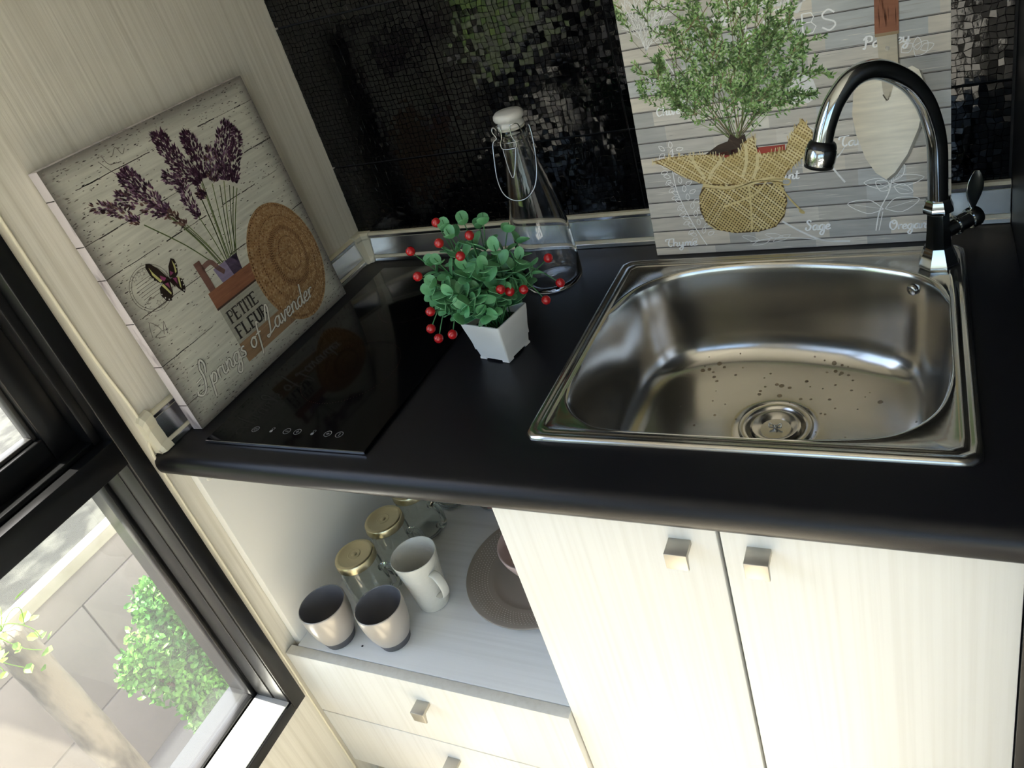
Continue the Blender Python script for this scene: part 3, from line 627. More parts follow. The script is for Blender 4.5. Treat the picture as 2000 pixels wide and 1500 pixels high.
extra=[(.440,-.382,.088),(.458,-.398,.094),(.492,-.388,.082),(.470,-.330,.222),(.497,-.318,.215),(.455,-.350,.210),(.520,-.300,.190),(.437,-.372,.180),(.405,-.345,.165),(.430,-.300,.190),(.480,-.375,.170),(.500,-.360,.158),(.455,-.395,.140),(.470,-.392,.115),(.535,-.320,.150),(.525,-.290,.165),(.420,-.380,.135),(.405,-.370,.120),(.495,-.382,.100),(.515,-.345,.180),(.440,-.330,.215),(.475,-.300,.200),(.430,-.390,.155),(.505,-.372,.086),(.545,-.300,.120)]
for e_ in extra: stem_to(e_,False,4,1.05)
# ------------------------------------------------------------------ printed canvases
class Print:
    """flat ink shapes laid on a canvas face; coordinates in metres (u right, v up)"""
    def __init__(s,W,H): s.v=[];s.f=[];s.c=[];s.L=0;s.W=W;s.H=H
    def clipok(s,p): return -1e-6<=p[0]<=s.W+1e-6 and -1e-6<=p[1]<=s.H+1e-6
    def poly(s,pts,col):
        pts=[(min(max(p[0],0),s.W),min(max(p[1],0),s.H)) for p in pts]
        b=len(s.v); s.v+=[(p[0],p[1],s.L) for p in pts]; s.f.append(tuple(range(b,b+len(pts)))); cc=lin(col) if isinstance(col,str) else col
        s.c.append([cc]*len(pts) if not isinstance(col,list) else col)
    def layer(s,k=1): s.L+=.00005*k
    def fan(s,pts,col,ctr=None):
        if ctr is None: ctr=(sum(p[0] for p in pts)/len(pts),sum(p[1] for p in pts)/len(pts))
        for i in range(len(pts)): s.poly([ctr,pts[i],pts[(i+1)%len(pts)]],col)
    def ribbon(s,pts,w,col,n=6,closed=False,smooth=True,cal=0):
        P=smoothpts([(a,b,0) for a,b in pts],n,closed) if smooth else [Vector((a,b,0)) for a,b in pts]
        L,Rr=[],[]
        m_=len(P)
        for i,p in enumerate(P):
            t=(P[min(i+1,m_-1)]-P[max(i-1,0)])
            if t.length<1e-9: t=Vector((1,0,0))
            t.normalize(); ww=(w if not callable(w) else w(i/(m_-1)))/2
            if cal: ww*= (1+cal*abs(t.y))
            nn=Vector((-t.y,t.x,0))*ww; L.append(p+nn); Rr.append(p-nn)
        for i in range(m_-1): s.poly([L[i],Rr[i],Rr[i+1],L[i+1]],col)
    def ellipse(s,cx,cy,a,b,col,rot=0,n=28):
        s.poly([(cx+a*math.cos(t)*math.cos(rot)-b*math.sin(t)*math.sin(rot),cy+a*math.cos(t)*math.sin(rot)+b*math.sin(t)*math.cos(rot)) for t in [2*PI*k/n for k in range(n)]],col)
    def leaf(s,x,y,ang,l_,w_,col):
        c_,s_=math.cos(ang),math.sin(ang)
        f=lambda a,b:(x+a*c_-b*s_,y+a*s_+b*c_)
        s.poly([f(0,0),f(l_*.4,w_/2),f(l_,0),f(l_*.45,-w_/2)],col)
    def build(s,name,m,parent,mx):
        me=bpy.data.meshes.new(name); me.from_pydata([tuple(mx@Vector(v)) for v in s.v],[],s.f); me.update()
        at=me.color_attributes.new('ink','FLOAT_COLOR','CORNER')
        arr=[]; 
        for c_ in s.c:
            for q in c_: arr+=list(q)
        at.data.foreach_set('color',arr); me.materials.append(m); return link(name,me,parent)
GL={'a':(1.1,[[(.8,.85),(.5,1),(.15,.75),(.05,.35),(.25,0),(.6,.2),(.8,.85)],[(.85,1),(.75,.3),(.9,0),(1.15,.2)]]),
'c':(.85,[[(.7,.8),(.5,1),(.15,.75),(.05,.35),(.3,0),(.85,.2)]]),
'd':(1.1,[[(.8,.85),(.5,1),(.15,.75),(.05,.35),(.25,0),(.6,.2),(.8,.85)],[(1.0,2.2),(.85,1.2),(.78,.4),(.9,0),(1.15,.2)]]),
'e':(.82,[[(.05,.4),(.45,.5),(.65,.8),(.45,1),(.15,.75),(.05,.35),(.3,0),(.85,.22)]]),
'f':(.75,[[(.75,1.9),(.62,2.1),(.48,1.6),(.35,.3),(.22,-.9),(.1,-1.15)],[(.05,1),(.75,1)]]),
'g':(1.1,[[(.8,.85),(.5,1),(.15,.75),(.05,.35),(.25,0),(.6,.2),(.8,.85)],[(.85,1),(.78,-.4),(.45,-1.05),(.1,-.75),(.45,-.2),(1.1,.2)]]),
'h':(1.05,[[(.2,2),(.1,0)],[(.1,.4),(.45,1),(.75,.8),(.65,.2),(.8,0),(1.08,.2)]]),
'i':(.5,[[(.15,1),(.08,.3),(.25,0),(.52,.2)],[(.2,1.42),(.24,1.5)]]),
'l':(.5,[[(0,.2),(.35,1.5),(.35,2),(.18,1.6),(.1,.3),(.3,0),(.52,.2)]]),
'm':(1.42,[[(.15,1),(.1,0)],[(.1,.4),(.4,1),(.58,.8),(.55,0)],[(.55,.4),(.9,1),(1.1,.8),(1.02,.2),(1.18,0),(1.45,.2)]]),
'n':(1.02,[[(.15,1),(.1,0)],[(.1,.4),(.45,1),(.7,.8),(.62,.2),(.8,0),(1.05,.2)]]),
'o':(.9,[[(.45,1),(.12,.72),(.08,.3),(.35,0),(.7,.3),(.72,.75),(.45,1),(.92,.85)]]),
'p':(.95,[[(.2,1),(.0,-1.1)],[(.12,.4),(.5,1),(.8,.7),(.6,.08),(.2,.08)]]),
'r':(.7,[[(.15,1),(.1,0)],[(.1,.4),(.38,.95),(.7,.88)]]),
's':(.72,[[(.62,.9),(.38,1),(.18,.75),(.5,.38),(.4,.03),(.0,.12)]]),
't':(.6,[[(.3,1.7),(.15,.3),(.3,0),(.6,.2)],[(0,1.05),(.6,1.1)]]),
'u':(1.05,[[(.1,1),(.08,.3),(.3,0),(.65,.4)],[(.75,1),(.68,.2),(.85,0),(1.1,.2)]]),
'v':(.85,[[(.1,1),(.25,0),(.4,.1),(.7,.9),(.95,.85)]]),
'y':(1.,[[(.1,1),(.1,.3),(.35,.05),(.65,.5)],[(.75,1),(.65,-.4),(.35,-1),(.05,-.7),(.4,-.2),(1.0,.2)]]),
'S':(1.35,[[(1.15,1.5),(1.35,2.3),(1.05,2.9),(.75,2.2),(.85,1.2),(.6,.2),(.1,-.15),(-.35,.2),(-.3,.5)],[(-.1,1.25),(.55,1.35)]]),
's2':(1.2,[[(1.0,1.7),(.6,2.0),(.3,1.7),(.55,1.2),(.85,.8),(.7,.2),(.3,0),(0,.25),(.15,.6)]]),
'L':(1.3,[[(.3,1.5),(.85,2.9),(1.05,2.5),(.75,1.3),(.45,.2),(.05,-.2),(-.1,.05),(.5,.0),(1.3,.3)]]),
'T':(1.15,[[(-.1,1.3),(.0,1.8),(.5,1.9),(1.25,1.95)],[(.7,1.9),(.45,1.2),(.4,.4),(.7,0),(1.0,.3)]]),
'O':(1.5,[[(.8,2),(.25,1.6),(.15,.7),(.65,0),(1.2,.6),(1.25,1.5),(.8,2),(.55,1.5),(.85,1.2),(1.05,1.5)]]),
'C':(1.15,[[(.95,1.5),(.7,2),(.3,1.6),(.12,.8),(.4,0),(1.05,.3)],[(.7,1.6),(.5,1.7),(.45,1.3)]]),
'P':(1.1,[[(.3,1.9),(.1,0),(-.2,.1)],[(-.1,1.4),(.3,2),(.95,1.85),(.95,1.15),(.35,1.0),(.4,1.4)]])}
def script(p,text,x,y,xh,w,col,slant=.3,rot=0,cal=.6,sx=1.0):
    cx=x
    for ch in text:
        if ch==' ': cx+=.75*xh*sx; continue
        adv,st=GL[ch]
        for s in st:
            pts=[(( cx+a*xh*sx+slant*b*xh)-x,b*xh) for a,b in s]
            pts=[(x+a*math.cos(rot)-b*math.sin(rot),y+a*math.sin(rot)+b*math.cos(rot)) for a,b in pts]
            p.ribbon(pts,w,col,5,cal=cal)
        cx+=adv*xh*sx
BL={'P':[[(0,0),(0,1)],[(0,1),(.4,1),(.55,.78),(.4,.52),(0,.52)]],'E':[[(0,0),(0,1)],[(0,1),(.55,1)],[(0,.5),(.4,.5)],[(0,0),(.55,0)],[(.55,1),(.55,.85)],[(.55,0),(.55,.15)]],
'T':[[(.3,0),(.3,1)],[(0,1),(.6,1)],[(0,1),(0,.85)],[(.6,1),(.6,.85)]],'I':[[(.12,0),(.12,1)],[(0,1),(.25,1)],[(0,0),(.25,0)]],'F':[[(0,0),(0,1)],[(0,1),(.55,1)],[(0,.5),(.4,.5)],[(.55,1),(.55,.85)]],
'L':[[(0,0),(0,1)],[(0,0),(.5,0)],[(.5,0),(.5,.18)]],'U':[[(0,1),(0,.25),(.12,.03),(.42,.03),(.55,.25),(.55,1)]],'R':[[(0,0),(0,1)],[(0,1),(.4,1),(.55,.78),(.4,.52),(0,.52)],[(.25,.52),(.58,0)]],
'H':[[(0,0),(0,1)],[(.55,0),(.55,1)],[(0,.5),(.55,.5)]],'B':[[(0,0),(0,1)],[(0,1),(.4,1),(.5,.78),(.38,.54),(0,.54)],[(.38,.54),(.58,.3),(.42,0),(0,0)]],'S':[[(.55,.82),(.3,1),(.05,.82),(.1,.6),(.5,.4),(.55,.18),(.3,0),(0,.18)]]}
def block(p,text,x,y,h,w,col,sx=1,gap=.2,serif=True,smooth=False):
    for ch in text:
        wd=.25 if ch=='I' else .58
        for k,s in enumerate(BL[ch]):
            ww=w*(1.0 if (k==0 and ch not in 'US') or ch in 'US' else .6)
            p.ribbon([(x+a*h*sx,y+b*h) for a,b in s],ww,col,4,smooth=(ch=='S' or smooth))
            if serif and k==0 and ch not in 'S':
                for q in (s[0],s[-1]):
                    X,Y=x+q[0]*h*sx,y+q[1]*h; p.ribbon([(X-w*.9,Y),(X+w*.9,Y)],w*.35,col,smooth=False)
        x+=(wd+gap)*h*sx
def inpoly(x,y,P):
    r=False; n_=len(P); j=n_-1
    for i in range(n_):
        if (P[i][1]>y)!=(P[j][1]>y) and x<(P[j][0]-P[i][0])*(y-P[i][1])/(P[j][1]-P[i][1])+P[i][0]: r=not r
        j=i
    return r
def mixc(a,b,t):
    a,b=lin(a),lin(b); return tuple(a[i]*(1-t)+b[i]*t for i in range(3))+(1,)
# ---- canvas 1 : lavender picture leaning on the left wall
W1,H1=.392,.418; rc=random.Random(3)
p=Print(W1,H1)
seams=[0,.045,.115,.189,.260,.311,.378,H1]
nx=40
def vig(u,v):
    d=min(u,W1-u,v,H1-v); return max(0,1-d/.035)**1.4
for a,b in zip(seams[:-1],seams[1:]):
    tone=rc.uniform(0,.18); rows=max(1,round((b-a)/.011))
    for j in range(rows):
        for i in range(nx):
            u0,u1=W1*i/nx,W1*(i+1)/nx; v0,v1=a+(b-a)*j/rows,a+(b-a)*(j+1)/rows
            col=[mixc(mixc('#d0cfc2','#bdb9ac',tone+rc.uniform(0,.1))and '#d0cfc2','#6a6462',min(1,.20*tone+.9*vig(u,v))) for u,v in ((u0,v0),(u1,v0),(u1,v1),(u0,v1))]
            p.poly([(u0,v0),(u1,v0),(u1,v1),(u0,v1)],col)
p.layer()
for v in seams[1:-1]:
    u=0
    while u<W1:
        l_=rc.uniform(.01,.05); 
        if rc.random()<.85: p.ribbon([(u,v+rc.uniform(-.0005,.0005)),(u+l_/2,v+rc.uniform(-.0006,.0006)),(min(W1,u+l_),v)],rc.uniform(.0006,.0019),rc.choice(['#2d2825','#453e3a','#5a534d']),3)
        u+=l_*rc.uniform(.8,1.1)
p.layer()
for k in range(5200):
    # peeling specks, denser towards the edges and seams
    u=rc.uniform(0,W1); v=rc.uniform(0,H1)
    d=min(u,W1-u,v,H1-v); ds=min(abs(v-s) for s in seams)
    if rc.random()> .10+.9*math.exp(-d/.022)+.30*math.exp(-ds/.005): continue
    l_=rc.uniform(.001,.008); h_=rc.uniform(.0003,.0011); dk=rc.choice(['#5d5651','#776f69','#8d867e','#48413e','#9b948b'])
    p.poly([(u,v),(u+l_*.5,v-h_),(u+l_,v+rc.uniform(-.0004,.0004)),(u+l_*.4,v+h_)],dk)
p.layer()
# faded postmark and scribbles
for r_ in (.0345,.0310): p.ribbon([(.052+r_*math.cos(t),.217+r_*.97*math.sin(t)) for t in [2*PI*k/30 for k in range(31)]],.0007,'#6f6a64',2)
for k in range(7): p.ribbon([(.029+.0012*abs(k-3),.204+.0047*k),(.052,.2035+.0047*k+.0012),(.078,.204+.0047*k)],.0007,'#76716a',3)
def star(x,y,r,col):
    P=[(x+(r if k%2==0 else r*.45)*math.sin(k*PI/5),y+(r if k%2==0 else r*.45)*math.cos(k*PI/5)) for k in range(11)]
    p.ribbon(P,.0006,col,smooth=False)
for x,y in ((.036,.2405),(.046,.2425),(.056,.2425),(.0495,.1935),(.059,.1935)): star(x,y,.0046,'#6b655e')
for pts in ([(.083,.397),(.090,.384),(.104,.362)],[(.092,.399),(.096,.388),(.115,.384)],[(.108,.396),(.118,.404),(.122,.392),(.130,.398)],[(.012,.158),(.020,.178),(.030,.160),(.016,.156),(.030,.148)],[(.03,.152),(.04,.168),(.036,.15)],[(.30,.345),(.315,.362),(.318,.345),(.30,.348)],[(.31,.318),(.33,.330),(.325,.316)]):
    p.ribbon(pts,.0009,'#6d6660',6)
p.layer()
# stems
greens=['#5d6b3f','#6f7f4d','#4b5634','#7d8a5c']
base=(.193,.176)
stems=[((.094,.296),.0016),((.138,.288),.0016),((.141,.285),.0013),((.157,.264),.0015),((.150,.270),.0012),((.183,.265),.0014),((.205,.295),.0018),((.218,.304),.0016),((.222,.311),.0015),((.236,.296),.0014),((.248,.288),.0014),((.259,.290),.0016),((.271,.275),.0015),((.276,.270),.0015),((.265,.280),.0013)]
for k,((x,y),w_) in enumerate(stems):
    bx=base[0]+(-.018+.036*k/len(stems)); p.ribbon([(x,y),((x+bx)/2+.004*(1-k/8),(y+base[1])/2+.002),(bx,base[1])],w_*1.15,greens[k%4])
p.layer()
def head(path,wf,n_,cols,l_=.0085,wd=.0032):
    P=smoothpts([(a,b,0) for a,b in path],8); m_=len(P)
    for k in range(n_):
        f=rc.random()**.9; i=min(m_-2,int(f*(m_-1))); q=P[i].lerp(P[i+1],f*(m_-1)-i); t=(P[i+1]-P[i]).normalized(); ang=math.atan2(-t.y,-t.x)
        w_=wf(f); o_=rc.uniform(-1,1)*w_; nn=Vector((-t.y,t.x,0))
        a_=ang-o_/max(w_,1e-4)*rc.uniform(.3,1.0)+rc.uniform(-.35,.35)
        c_=rc.choice(cols if rc.random()<.8 else ['#3a2733','#41303a'])
        p.leaf(q.x+nn.x*o_,q.y+nn.y*o_,a_,l_*rc.uniform(.6,1.1),wd*rc.uniform(.7,1.2),c_)
dark=['#4b3142','#5b3c52','#3d2838','#6b4a63','#553049']; lil=['#8d6c86','#775473','#a385a0','#5f4058','#6b4964']; brn=['#7b5f57','#5d4340','#8f736b','#6a4a46']
bell=lambda m_:(lambda f:m_*(.35+.65*math.sin(PI*min(1,f*.9+.08))))
for a in (
 ([(.041,.349),(.060,.337),(.074,.325),(.090,.300)],bell(.0075),150,brn+lil),
 ([(.081,.346),(.104,.327),(.138,.290)],bell(.011),210,lil+brn),([(.107,.370),(.117,.346),(.141,.292)],bell(.013),340,lil+dark),
 ([(.140,.292),(.157,.264)],bell(.006),60,brn),
 ([(.190,.397),(.196,.353),(.218,.304)],bell(.0145),420,dark),([(.233,.378),(.236,.350),(.224,.308)],bell(.0125),300,dark),
 ([(.165,.341),(.182,.322),(.181,.290),(.184,.263)],bell(.0095),230,dark+lil),([(.205,.295),(.214,.283)],bell(.008),60,brn+dark),
 ([(.265,.341),(.240,.296)],bell(.0115),170,brn+lil),([(.323,.361),(.289,.332),(.262,.288)],bell(.0165),420,lil+dark+dark),([(.331,.344),(.300,.312),(.276,.278)],bell(.0105),230,dark)):
    p.layer(.5); head(*a)
p.layer()
# wooden crate
wood=['#8a5f4a','#7d5543','#9b6c53','#a97c60']
p.poly([(.131,.210),(.144,.210),(.145,.158),(.133,.158)],'#7b5a50')
p.ribbon([(.141,.197),(.160,.198),(.168,.183),(.175,.172)],.008,'#84645c',5)
p.poly([(.158,.186),(.212,.186),(.208,.160),(.162,.160)],'#8e83a0'); p.poly([(.185,.186),(.212,.186),(.208,.160),(.188,.160)],'#5d5067')
p.layer()
p.poly([(.128,.132),(.244,.132),(.244,.160),(.128,.160)],'#94644c')
for k in range(40): u=rc.uniform(.13,.235); v=rc.uniform(.134,.158); p.poly([(u,v),(u+.012,v-.0006),(u+.016,v),(u+.012,v+.0006)],rc.choice(wood))
p.poly([(.128,.129),(.268,.129),(.268,.133),(.128,.133)],'#4c3a33')
p.poly([(.131,.064),(.266,.064),(.266,.129),(.131,.129)],'#a9a79a')
p.poly([(.131,.030),(.266,.030),(.266,.064),(.131,.064)],'#a38567'); p.poly([(.244,.030),(.262,.030),(.266,.064),(.250,.064)],'#6b4a3b')
for k in range(60): u=rc.uniform(.132,.24); v=rc.uniform(.032,.062); p.poly([(u,v),(u+.012,v-.0006),(u+.016,v),(u+.012,v+.0006)],rc.choice(['#96775b','#b49676','#8a6c52']))
for k in range(70): u=rc.uniform(.132,.25); v=rc.uniform(.066,.127); p.poly([(u,v),(u+.008,v-.0006),(u+.012,v),(u+.008,v+.0006)],rc.choice(['#98958a','#b5b3a7','#8e8b81']))
p.layer()
block(p,'PETITE',.1405,.0985,.0200,.0034,'#37322f',.80,.17)
block(p,'FLEUR',.1405,.0700,.0205,.0037,'#2f2a28',.90,.22)
p.layer()
# straw hat : woven rings
hc=(.300,.120); cc_=(.318,.135)
def hell(f,t):  # f 0..1 outward
    cx_=cc_[0]*(1-f)+hc[0]*f; cy_=cc_[1]*(1-f)+hc[1]*f; a_=.083*f; b_=.110*f
    x=a_*math.cos(t); y=b_*math.sin(t); r_=math.radians(-18); y*= (1 if True else 1)
    return (cx_+x*math.cos(r_)-y*math.sin(r_)*.35,cy_+x*math.sin(r_)*.6+y*math.cos(r_))
p.poly([hell(1.0,2*PI*k/60) for k in range(60)],'#a5835c')
p.layer()
nr=30
for r_ in range(nr):
    f=.05+.95*(r_+.5)/nr; cnt=int(18+110*f)
    for k in range(cnt):
        t0=2*PI*(k+.5*(r_%2))/cnt; t1=t0+2*PI/cnt*.62
        a_,b_=hell(f-.42/nr,t0),hell(f-.42/nr,t1); c_,d_=hell(f+.42/nr,t1),hell(f+.42/nr,t0)
        shade=.5+.5*math.sin(t0*1+2.2); base_=['#7f5a3c','#906a48','#6f4c33','#9a7350'] if (r_%7 in(0,) or .42<f<.48) else ['#b8956a','#c2a27a','#a9845a','#987049','#cdb08a']
        p.poly([a_,b_,c_,d_],mixc(rc.choice(base_),'#5e3c22',.35*(1-shade)+(.25 if .40<f<.5 else 0)))
p.layer()
# butterfly
def bp(pts,col): p.fan([(.083+a,.213+b) for a,b in pts],col)
bp([(0,.002),(-.006,.020),(-.014,.034),(-.020,.037),(-.0235,.032),(-.0235,.020),(-.0215,.010),(-.016,.003),(-.006,-.002)],'#2a1f1a')
bp([(0,0),(-.010,.001),(-.021,-.003),(-.025,-.012),(-.022,-.024),(-.014,-.028),(-.006,-.020)],'#2a1f1a')
bp([(.002,.002),(.010,.016),(.020,.024),(.0245,.020),(.0235,.010),(.018,.000),(.010,-.004)],'#2a1f1a')
bp([(.002,0),(.012,-.003),(.019,-.010),(.017,-.024),(.011,-.030),(.005,-.018)],'#2a1f1a'); p.layer()
bp([(-.019,.030),(-.017,.020),(-.011,.004),(-.015,.003),(-.020,.018)],'#c9c583'); bp([(-.016,-.001),(-.012,-.001),(-.008,-.018),(-.010,-.020)],'#c9c583')
bp([(.020,.021),(.0165,.008),(.014,.002),(.0175,.003),(.0205,.012)],'#c9c583'); bp([(.014,-.003),(.0165,-.006),(.010,-.022),(.0095,-.018)],'#c9c583')
bp([(-.010,.012),(-.003,.004),(-.008,.0015),(-.012,.006)],'#8b3f6a'); bp([(-.010,-.002),(-.004,-.003),(-.006,-.012)],'#8b3f6a'); bp([(.008,.010),(.012,.004),(.005,.003)],'#8b3f6a'); bp([(.006,-.002),(.012,-.004),(.008,-.013)],'#8b3f6a')
for a,b in ((-.022,.013),(-.020,.008),(-.023,-.012),(-.021,-.019),(-.017,-.024),(-.012,-.026),(.022,.013),(.021,.008),(.016,-.019),(.012,-.026),(.017,-.012)): p.ellipse(.083+a,.213+b,.0011,.0011,'#d9d6cf',n=8)
p.ribbon([(.083,.215),(.086,.226)],.0005,'#2a1f1a'); p.ribbon([(.082,.215),(.076,.228)],.0005,'#2a1f1a'); p.ribbon([(.082,.217),(.086,.200)],.0035,'#2f211a'); p.layer()
script(p,'Springs of Lavender',.030,.0425,.0155,.0034,'#3c3833',.18,cal=.5,sx=1.08); p.layer()
script(p,'Springs of Lavender',.030,.0425,.0155,.0023,'#e6e4da',.18,cal=.5,sx=1.08)
B1=Vector((.0430,-.535,.0008)); T1=Vector((.0215,-.535,.0008+math.sqrt(H1*H1-.0215**2)))
vv=(T1-B1).normalized(); uu=Vector((0,1,0)); nn=uu.cross(vv)
MX1=Matrix((uu,vv,nn)).transposed().to_4x4()
k1=empty('lavender_picture',B1,'square canvas print of lavender, straw hat and butterfly leaning on the left wall','picture'); k1.rotation_mode='QUATERNION'; k1.rotation_quaternion=MX1.to_quaternion()
TH1=.0195
M_side=mat('lilac_grey_canvas_edge','#c9c2c4',.7,var=((60,14,60),'#8d8488',.52,.68))
G().box(0,W1,0,H1,-TH1,0).obj('canvas',M_side,k1,bevel=.0012)
p.layer(); pm1=print_mat('printed_canvas_lavender',(10,150,60)); p.build('picture_print',pm1,k1,Matrix.Translation((0,0,.0002)))
# side continuation of plank seams
g=G()
for v in seams[1:-1]: g.box(-.0003,.0001,v-.0008,v+.0006,-TH1+.001,-.001)
g.obj('side_seam_print',mat('dark_seam_ink','#3b3431',.7),k1)
# ---- canvas 2 : herb picture leaning on the tiled wall
W2,H2=.422,.475; p=Print(W2,H2); rc=random.Random(8)
ss=[0,.0125,.040,.0635,.0885,.1135,.1365,.1615,.1845,.208,.2315,.2545,.2785,.3010,.3235,.3475,.3715,.396,.420,.444,H2]
pal=['#cfc8bd','#c0bab0','#d8d1c5','#b4b0a9','#c9c1b5','#bcbcb9','#d3c9ba','#aeaca7']
for a,b in zip(ss[:-1],ss[1:]):
    u=0; 
    while u<W2:
        l_=rc.uniform(.03,.13); u1=min(W2,u+l_); c_=rc.choice(pal); p.poly([(u,a),(u1,a),(u1,b),(u,b)],c_); u=u1
p.layer()
for a,b in zip(ss[:-1],ss[1:]):
    for k in range(26):
        u=rc.uniform(0,W2-.02); v=rc.uniform(a+.001,b-.001); l_=rc.uniform(.008,.05); p.poly([(u,v),(u+l_/2,v-.0004),(u+l_,v),(u+l_/2,v+.0004)],rc.choice(['#a39e97','#ddd7cc','#b0aaa2','#cdc7be']))
p.layer()
for v in ss[1:-1]:
    p.ribbon([(0,v),(W2*.3,v+rc.uniform(-.0004,.0004)),(W2*.7,v+rc.uniform(-.0004,.0004)),(W2,v)],.0011,'#3f3b38'); p.ribbon([(0,v+.0012),(W2,v+.0012)],.0012,'#88827c',smooth=False)
p.layer()
WH='#e4e2df'; WH2='#f3f1ee'
def sprig(x,y,ang,l_,n_,spread,wd=.0011,col=WH,sub=1):
    ex,ey=x+l_*math.cos(ang),y+l_*math.sin(ang); p.ribbon([(x,y),((x+ex)/2+rc.uniform(-.003,.003),(y+ey)/2),(ex,ey)],wd,col,4)
    for k in range(n_):
        f=.15+.8*k/n_; s_=1 if k%2 else -1; a=ang+s_*spread*rc.uniform(.7,1.2); ll=l_*.45*(1-f*.5)
        if sub: sprig(x+(ex-x)*f,y+(ey-y)*f,a,ll,4,spread*.8,wd*.7,col,sub-1)
        else: p.ribbon([(x+(ex-x)*f,y+(ey-y)*f),(x+(ex-x)*f+ll*math.cos(a),y+(ey-y)*f+ll*math.sin(a))],wd*.8,col,smooth=False)
# dill top left
for a in (1.15,1.4,1.65,.9,1.9): sprig(.036,.318,a,.075,7,.5,.0012,WH,1)
# chives fan
for k,a in enumerate((2.15,2.25,2.35,2.45,2.6,2.02)): p.ribbon([(.098,.226),(.098+.09*math.cos(a),.226+.09*math.sin(a))],lambda t:.0035*(1-t)+.0006,WH,smooth=False)
# thyme sprig outline bottom left
def outl(x,y,ang,l_,w_,col=WH2,wd=.0008):
    c_,s_=math.cos(ang),math.sin(ang); f=lambda a,b:(x+a*c_-b*s_,y+a*s_+b*c_)
    p.ribbon([f(0,0),f(l_*.4,w_/2),f(l_,0),f(l_*.45,-w_/2),f(0,0)],wd,col,4)
p.ribbon([(.083,.013),(.066,.050),(.050,.100),(.047,.140),(.052,.172)],.0013,WH2)
for k in range(11):
    f=k/10; x=.078+(.048-.078)*min(1,f*1.3); y=.028+.140*f
    for a in (.4,1.4,2.6,3.6): outl(x+ .010*math.cos(a),y+.005*math.sin(a),a+rc.uniform(-.3,.3),.011,.006)
# sage branch bottom
p.ribbon([(.292,.006),(.255,.010),(.225,.026),(.200,.044)],.0028,WH); p.ribbon([(.270,.008),(.200,.018),(.150,.014)],.0014,WH)
for a in ((.20,.018,2.9),(.18,.016,3.4),(.165,.015,2.8),(.21,.022,3.5)): outl(*a,.028,.008,WH)
# tarragon
p.ribbon([(.290,.096),(.272,.124),(.262,.150),(.262,.176)],.0026,WH)
for a in ((.275,.12,2.7),(.270,.128,.5),(.264,.140,2.3),(.263,.15,.7),(.262,.16,2.0),(.268,.13,3.0)): p.ribbon([(a[0],a[1]),(a[0]+.016*math.cos(a[2]),a[1]+.016*math.sin(a[2])),(a[0]+.034*math.cos(a[2]+.25),a[1]+.034*math.sin(a[2]+.25))],lambda t:.003*(1-t)+.0006,WH)
# oregano outlines
p.ribbon([(.327,.020),(.333,.050),(.345,.075),(.350,.094)],.0016,WH2); p.ribbon([(.331,.020),(.337,.048)],.001,WH2)
for a in ((.338,.052,2.9,.048,.020),(.340,.052,.25,.045,.022),(.348,.088,3.0,.034,.015),(.350,.090,.1,.040,.016),(.347,.080,2.5,.022,.016),(.352,.092,1.0,.026,.012),(.352,.084,-.4,.026,.014)): outl(*a[:3],a[3],a[4],WH2,.0010); p.ribbon([a[:2],(a[0]+a[3]*.8*math.cos(a[2]),a[1]+a[3]*.8*math.sin(a[2]))],.0005,WH2)
# basil leaf solid, parsley
p.fan([(.222,.225),(.228,.246),(.244,.256),(.258,.244),(.264,.222),(.250,.214),(.232,.214)],WH); 
for a in ((.382,.255,.9,.022,.016),(.388,.262,.3,.016,.010),(.384,.262,1.5,.016,.010),(.366,.262,.6,.016,.012)): outl(*a[:3],a[3],a[4],WH2)
p.ribbon([(.392,.375),(.403,.352)],.006,WH,smooth=False)
p.layer()
# banner with the script word and HERBS outline
p.poly([(.128,.343),(.150,.352),(.152,.366),(.148,.386),(.165,.380),(.163,.366),(.166,.348),(.160,.338),(.142,.327),(.148,.340)],WH)
p.ribbon([(.166,.345),(.205,.340),(.250,.346),(.285,.352)],.0016,WH2); p.ribbon([(.150,.386),(.200,.374),(.260,.372),(.312,.380)],.0016,WH2); p.poly([(.296,.352),(.318,.345),(.306,.362),(.322,.378),(.300,.380)],WH)
p.layer()
script(p,'culinary',.170,.3465,.0125,.0030,'#dddbd6',.12,cal=.4,sx=1.0)
block(p,'HERBS',.178,.3045,.0255,.0022,WH2,1.12,.26,serif=False,smooth=False)
for t_,x,y,h_ in (('Chives',.036,.2235,.0062),('Thyme',.018,.0140,.0068),('Oregano',.3440,.0200,.0072),('Tarragon',.2860,.1480,.0072),('Parsley',.3230,.2740,.0072),('Mint',.196,.108,.0070)):
    script(p,t_.replace('M','m'),x,y,h_,.0013,'#fbfaf8',.05,cal=.8,sx=(1.36 if x<.3 or x>.5 else 1.08) if t_!='Parsley' else 1.26)
GL['S_']=GL['S']; GL['S']=GL['s2']; script(p,'Sage',.2320,.0270,.0078,.0015,'#fbfaf8',.05,cal=.8,sx=1.05)
p.layer()
